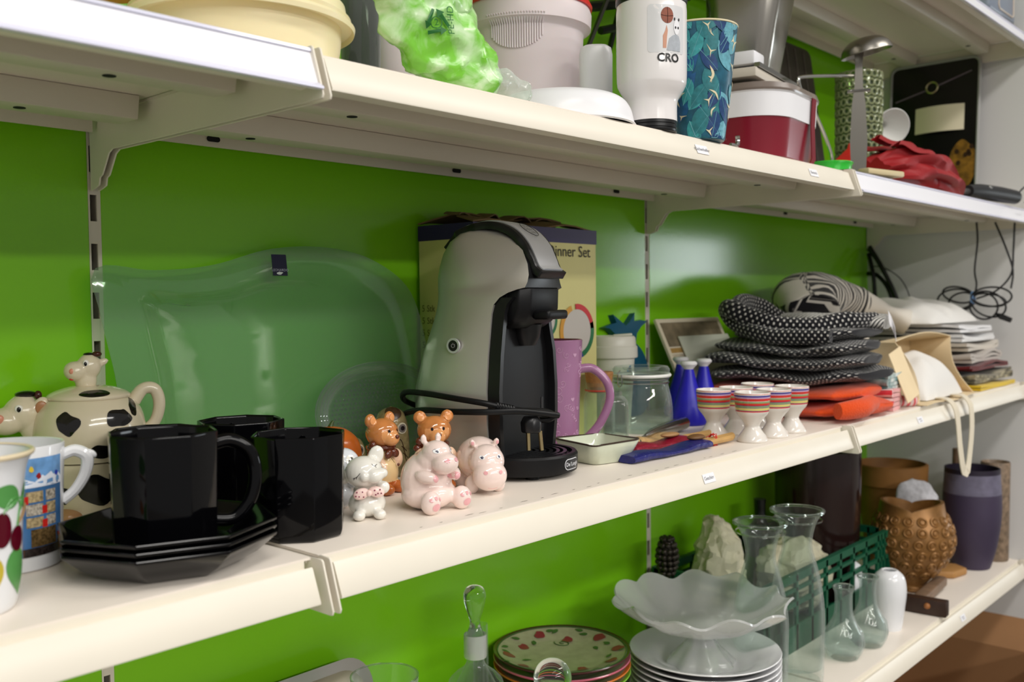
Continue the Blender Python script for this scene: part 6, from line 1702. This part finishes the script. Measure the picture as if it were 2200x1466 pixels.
rnd = random.Random(2)
for k in range(46):
    a, r_ = rnd.uniform(0, 6.28), .068*math.sqrt(rnd.random())
    vv = max(0, (r_-.030)/.102)**(1/.9) if r_ > .03 else 0
    zz_ = hB-.040+.046*vv**1.8+.0005 if r_ > .03 else hB-.0405
    obj('etched_petal', T((fan(blobpoly(.0055, .0032, 12, .3, k), 2)), (r_*math.cos(a), r_*math.sin(a), zz_+.0012), (0, 0, rnd.uniform(0, 3.1))), mat('etch_white', (236, 240, 236), rough=.7), t)

# carafes
def carafe(x, y, h, label):
    t = thing('glass_carafe', label, 'carafe', (x, y, ZL), 0, 'clear glass carafes')
    o_ = smooth_prof([(.036, 0), (.041, .004), (.0425, h*.25), (.0425, h*.42), (.036, h*.60), (.0245, h*.76), (.0235, h*.83), (.029, h*.92), (.0385, h*.985)], 6)
    i_ = [(max(r_-.0028, .001), z_) for r_, z_ in o_[::-1] if z_ > .012]
    obj('body', lathe([(0, .001)]+o_+[(.0425, h*.985), (.0428, h), (.039, h)]+i_+[(0, .011)], 64), THB, t)
    obj('lip', T(tube([(.0415*math.cos(a), .0415*math.sin(a), 0) for a in [2*PI*k/56 for k in range(56)]], .0022, 8, True), (0, 0, h-.002)), GLS, t)
    obj('lip_ring', T(tube([(.0385*math.cos(a), .0385*math.sin(a), 0) for a in [2*PI*k/56 for k in range(56)]], .0012, 6, True), (0, 0, h-.016)), GLS, t)
q = CAM+ray(1695, 1078)*(2082/1290)
q3 = on(1710, 1456, ZL); carafe(q3.x, q3.y-.002, q.z-ZL, 'tall clear glass carafe next to the two bud vases')
q1 = CAM+ray(1635, 1112)*(2082/1345)
carafe(.922, -.262, q1.z-ZL, 'clear glass carafe partly behind the frosted pedestal bowl')

# green folding crate
GC = mat('crate_green', (10, 84, 58), rough=.42)
CX0, CX1, CY0, CY1, CH = .985, 1.535, -.234, -.020, .135
t = thing('plastic_crate', 'dark green slatted plastic crate at the back of the glassware shelf', 'crate', (CX0, CY0, ZL))
L, Dp = CX1-CX0, CY1-CY0
obj('floor_panel', box(.004, L-.004, .004, Dp-.004, .001, .006), GC, t, smooth=0)
def side(P0, ux, uy, LL):
    def bx_(a0, a1, z0, z1, th=.005):
        A_, B_ = Vector(P0)+Vector(ux)*a0, Vector(P0)+Vector(ux)*a1; n_ = Vector(uy)*th
        V = [A_, B_, B_+n_, A_+n_]; V = [v+Vector((0, 0, z0)) for v in V]+[v+Vector((0, 0, z1)) for v in V]
        return V, [(3, 2, 1, 0), (4, 5, 6, 7), (0, 1, 5, 4), (1, 2, 6, 5), (2, 3, 7, 6), (3, 0, 4, 7)]
    for z0, z1, th in ((.0, .045, .004), (.078, .086, .006), (.104, .110, .006), (CH-.014, CH, .010)): obj('rail', bx_(0, LL, z0, z1, th), GC, t, smooth=0)
    n_ = max(3, int(LL/.060))
    for k in range(n_+1):
        a = (LL-.008)*k/n_; obj('slat', bx_(a, a+.008, .0, CH-.002, .006), GC, t, smooth=0)
        if k < n_ and k in (0, n_-1):
            for j in (1, 2): obj('slat', bx_(a+.018*j, a+.018*j+.005, .04, CH-.002, .005), GC, t, smooth=0)
side((0, 0, 0), (1, 0, 0), (0, 1, 0), L); side((0, Dp-.006, 0), (1, 0, 0), (0, 1, 0), L)
side((0, .006, 0), (0, 1, 0), (1, 0, 0), Dp-.012); side((L-.006, .006, 0), (0, 1, 0), (1, 0, 0), Dp-.012)
# things in the crate
TIS = mat('tissue', (226, 220, 192), rough=.8, bump=(60, .4))
def crumpled(name, c, r, seed, label):
    V, F = ball((0, 0, 0), r, n=48, m=32)
    V = crumple(crumple(V, r[0]*.22, 1.0/r[0]*.9, seed), r[0]*.16, 1.0/r[0]*2.2, seed+4); zmin = min(v.z for v in V)
    o = obj(name, (V, F), TIS, None, (c[0], c[1], c[2]-zmin), None, 16); return tag(o, label, 'paper', 'crumpled tissue in the crate')
crumpled('crumpled_paper', (1.075, -.10, ZL+.0065), (.050, .045, .105), 2.0, 'large crumpled sheet of pale tissue paper at the end of the crate behind the bowl')
crumpled('crumpled_paper', (1.27, -.145, ZL+.0065), (.075, .055, .070), 5.0, 'crumpled pale tissue paper lying in the middle of the crate')
o = obj('white_card', T(bevel(box(-.035, .035, -.001, .001, 0, .062), .0005, 1), (0, 0, 0), (.0, .5, 0)), PAPER, None, (1.375, -.225, ZL+.030), None); tag(o, 'white card leaning inside the crate front', 'card'); o['label'] = 'white card leaning inside the front of the crate'
DBR = mat('dark_brown_glass', (40, 24, 22), rough=.15)
q = onY(1795, 1000, -.105)
t = thing('brown_vase', 'tall dark brown vase standing in the crate', 'vase', (1.425, -.126, ZL+.0062))
obj('body', lathe([(0, 0)]+smooth_prof([(.060, 0), (.066, .01), (.080, .10), (.085, .22), (.085, .300)], 5)+[(.081, .300), (.078, .22), (0, .20)], 48), DBR, t)
t = thing('dark_bottle', 'dark bottle lying in shadow beside the brown vase in the crate', 'bottle', (1.285, -.070, ZL+.0062))
obj('body', lathe([(0, 0)]+smooth_prof([(.030, 0), (.034, .004), (.034, .12), (.026, .15), (.012, .17), (.012, .21)], 4)+[(0, .21)], 32), mat('bottle_dark', (18, 22, 18), rough=.1), t); t['label'] = 'dark green-black bottle standing beside the brown vase in the crate'
# berry-shaped candle
q = onY(1447, 1180, -.075)
t = thing('berry_ornament', 'dark metallic blackberry-shaped ornament on a stalk by the crate', 'ornament', (.944, -.075, ZL))
BM = mat('berry_metal', (70, 64, 58), rough=.25, metal=.7)
zt = onY(1447, 1142, -.075).z-ZL
obj('stalk', lathe([(0, 0), (.022, 0), (.022, .004), (.006, .010), (.005, zt-.065), (0, zt-.065)], 24), BM, t)
bm_ = None
for r_ in range(7):
    zz_ = zt-.068+.0098*r_; R_ = .0165*math.sin(PI*(.18+.74*(r_+.5)/7.5)); nb_ = max(5, int(2*PI*R_/.0085))
    for k in range(nb_):
        a = 2*PI*(k+.5*(r_ % 2))/nb_
        if bm_ is None: b_ = obj('drupelet', ball((0, 0, 0), .0052, n=8, m=6), BM, t); bm_ = b_.data
        else: b_ = link('drupelet', bm_, None, t)
        b_.location = (R_*math.cos(a), R_*math.sin(a), zz_)
obj('core', ball((0, 0, zt-.036), (.013, .013, .032)), BM, t)
# bud vases and white vase
def bud(c, hh, label):
    t = thing('bud_vase', label, 'vase', c, 0, 'small pressed glass bud vases')
    o_ = smooth_prof([(.020, 0), (.026, .004), (.0335, .022), (.0325, .042), (.022, .060), (.0150, .078), (.0142, hh-.014), (.0172, hh-.003), (.0178, hh)], 6)
    rings = []; n_ = 60
    for r_, z_ in o_:
        rings.append([(r_*(1+(.035*math.sin(10*a)*math.sin(z_*160) if z_ < .06 else 0))*math.cos(a), r_*(1+(.035*math.sin(10*a)*math.sin(z_*160) if z_ < .06 else 0))*math.sin(a), z_) for a in [2*PI*k/n_ for k in range(n_)]])
    for r_, z_ in o_[::-1]:
        if z_ > .010: rings.append([((r_-.0025)*math.cos(a), (r_-.0025)*math.sin(a), z_) for a in [2*PI*k/n_ for k in range(n_)]])
    obj('body', loft(rings), thin('bud_glass', (240, 246, 244), .05, .65, .02), t, smooth=60)
    obj('lip', T(tube([(.0172*math.cos(a), .0172*math.sin(a), 0) for a in [2*PI*k/36 for k in range(36)]], .0014, 6, True), (0, 0, hh)), GLS, t)
c = on(1812, 1413, ZL); bud(c, .122, 'small clear bud vase with round belly beside the tall carafe')
c = on(1864, 1386, ZL); bud(c, .122, 'small clear bud vase with round belly beside the white vase')
c = on(1910, 1350, ZL)
t = thing('white_vase', 'small egg-shaped glossy white vase', 'vase', c)
obj('body', lathe([(0, 0)]+smooth_prof([(.020, 0), (.0225, .003), (.0275, .04), (.0305, .070), (.0270, .096), (.0165, .108), (.0125, .1095)], 6)+[(.0105, .108), (.020, .095), (0, .080)], 48), PORC, t)
# scraper with wooden handle
a_, b_ = on(1990, 1300, ZL), on(2036, 1252, ZL)
t = thing('wooden_scraper', 'dark wooden scraper with a rounded brown handle at the shelf edge', 'scraper', Vector((1.452, -.328, ZL+.0005)), .0)
WD = mat('wood_dark', (56, 36, 26), rough=.45, vary=(60, .3)); WM = mat('wood_mid', (132, 106, 84), rough=.5, vary=(50, .3))
obj('blade_block', bevel(box(-.050, .045, -.012, .012, 0, .030), .002, 2), WD, t, rot=(0, 0, -1.50))
obj('handle', T(bevel(prism(rrect(.17, .026, .0125), 0, .018), .004, 3), (.105, .020, .008), (0, 0, .08)), WM, t)
obj('peg', T(ball((0, 0, 0), (.006, .006, .006)), (-.012, -.012, .018)), mat('peg_tan', (150, 96, 50), rough=.5), t)
# gold relief vase with heart-shaped mouth
GO = mat('gold_clay', (152, 108, 58), rough=.38, metal=.35, vary=(60, .3))
c = on(1958, 1266, ZL)
t = thing('relief_vase', 'bulbous gold-brown vase covered in raised roundels', 'vase', c, facing(c))
hv = .200
pf = smooth_prof([(.030, .0), (.034, .004), (.028, .012), (.036, .024), (.066, .060), (.083, .100), (.080, .135), (.066, .165)], 6)
rings = []
n_ = 72
for r_, z_ in pf: rings.append([(r_*math.cos(a), r_*.9*math.sin(a), z_) for a in [2*PI*k/n_ for k in range(n_)]])
for r_, zb in ((.062, .172), (.056, .172), (.050, .150)):
    rings.append([(r_*math.cos(a), r_*.9*math.sin(a), zb+.016*abs(math.cos(a))**.7-(.016 if r_ < .055 else 0)) for a in [2*PI*k/n_ for k in range(n_)]])
obj('body', loft(rings), GO, t, smooth=60)
rf = proffun(pf); rnd = random.Random(8); rme = None
for row, (zz_, nn_) in enumerate([(.040, 12), (.062, 16), (.086, 19), (.110, 20), (.134, 19), (.155, 17)]):
    for k in range(nn_):
        a = 2*PI*(k+.5*(row % 2))/nn_; r_ = rf(zz_)
        VF = lathe([(0, .0035), (.004, .003), (.0055, .0012), (.0078, .0030), (.0100, .0022), (.0112, 0)], 14)
        if rme is None: o_ = obj('roundel', VF, GO, t); rme = o_.data
        else: o_ = link('roundel', rme, None, t)
        p_ = Vector((r_*math.cos(a), r_*.9*math.sin(a), zz_)); sl = (rf(zz_+.004)-rf(zz_-.004))/.008
        nrm = Vector((math.cos(a), math.sin(a), -sl)).normalized()
        o_.location = p_-nrm*.0006; o_.rotation_euler = nrm.to_track_quat('Z', 'Y').to_euler()
# terracotta-coloured pot
t = thing('clay_pot', 'large ochre clay pot with a broad rim behind the gold vase', 'pot', (1.795, -.135, ZL))
OC = mat('ochre_clay', (158, 110, 56), rough=.6, vary=(20, .25))
obj('body', lathe([(0, 0), (.050, 0), (.054, .003), (.072, .18), (.080, .182), (.082, .226), (.076, .228), (.070, .19), (0, .17)], 56), OC, t)
o = obj('clay_leaf', bevel(prism([(-.045, -.02), (.0, -.045), (.05, -.03), (.055, .01), (.02, .035), (-.03, .02)], 0, .016), .005, 3), mat('leaf_clay', (170, 124, 70), rough=.6), None, (1.745, -.262, ZL+.0004), (0, 0, -.5)); tag(o, 'leaf-shaped tan clay dish lying beside the purple vase', 'dish')
V, F = ball((0, 0, 0), (.048, .014, .038), n=30, m=20); V = crumple(V, .006, 32, 3.0)
o = obj('white_frosted_ornament', (V, F), mat('frost_white', (214, 214, 220), rough=.7, vary=(90, .3), bump=(120, .6)), None, (1.715, -.225, ZL+.172), (0, .35, -.75)); tag(o, 'white streaked oval ornament wedged between gold vase and clay pot', 'ornament')
# purple vase and patterned vase
t = thing('purple_vase', 'large matt purple vase with a pale band below the rim', 'vase', (1.855, -.296, ZL))
PU = mat('purple_matt', (66, 56, 80), rough=.55, vary=(14, .2)); PU2 = mat('purple_pale', (116, 112, 134), rough=.6, vary=(46, .35)); PU3 = mat('purple_dark', (34, 26, 44), rough=.5)
pf = smooth_prof([(.036, 0), (.040, .004), (.052, .05), (.060, .105), (.0615, .150), (.0600, .182), (.0585, .206), (.0580, .226)], 5)
mi = [PU]*1
obj('body', lathe([(0, 0)]+pf+[(.0550, .226), (.0555, .18), (.050, .05), (0, .02)], 56, [0]+[0 if z < .168 else (1 if z < .214 else 2) for r, z in pf]+[2]*3), [PU, PU2, PU3], t)
t = thing('patterned_vase', 'cylindrical vase with a mottled brown and grey surface by the end panel', 'vase', (1.952, -.318, ZL))
obj('body', lathe([(0, 0), (.028, 0), (.029, .003), (.0315, .226), (.0300, .229), (.0285, .226), (.026, .03), (0, .025)], 40), mat('mottled', (150, 128, 106), rough=.5, vary=(90, .6), bump=(140, .5)), t)
o = obj('wooden_spoon', T(tube([(0, 0, 0), (-.002, 0, .10), (-.004, 0, .255)], [.006, .007, .010], 10), (0, 0, 0), (.06, -.05, 0)), WM, None, (1.945, -.225, ZL+.0003), None); tag(o, 'thick wooden stick leaning behind the purple vase', 'stick')
# ------------------------------------------------------------------ cardboard boxes below the lower shelf
KB = mat('cardboard', (168, 124, 84), rough=.8, vary=(10, .1))
structure(obj('trim_1', box(-1, 1.99, -.47, 0, -1.25, -.86), CREAM2))
def carton(x0, x1, y0, y1, z0, h, label):
    t = thing('cardboard_box', label, 'box', (x0, y0, z0), 0, 'cardboard boxes')
    w_, d_ = x1-x0, y1-y0; th = .004
    obj('bottom', box(0, w_, 0, d_, 0, th), KB, t, smooth=0)
    for b_ in (box(0, w_, 0, th, th, h), box(0, w_, d_-th, d_, th, h), box(0, th, th, d_-th, th, h), box(w_-th, w_, th, d_-th, th, h)): obj('side', b_, KB, t, smooth=0)
    return t, w_, d_
t, w_, d_ = carton(1.42, 1.96, -.44, -.03, -.8596, .24, 'open brown cardboard box under the glassware shelf by the end panel')
obj('flap', T(box(0, .004, 0, d_, 0, .12), (w_-.004, 0, .24), (0, .5, 0)), KB, t, smooth=0)
obj('flap', T(box(0, w_, 0, .004, 0, .10), (0, 0, .24), (.9, 0, 0)), KB, t, smooth=0)
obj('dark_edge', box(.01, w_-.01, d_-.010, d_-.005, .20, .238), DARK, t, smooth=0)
t, w_, d_ = carton(.78, 1.36, -.44, -.03, -.8596, .20, 'closed-looking cardboard box under the glassware shelf below the carafes')
t['label'] = 'cardboard box under the glassware shelf below the carafes'
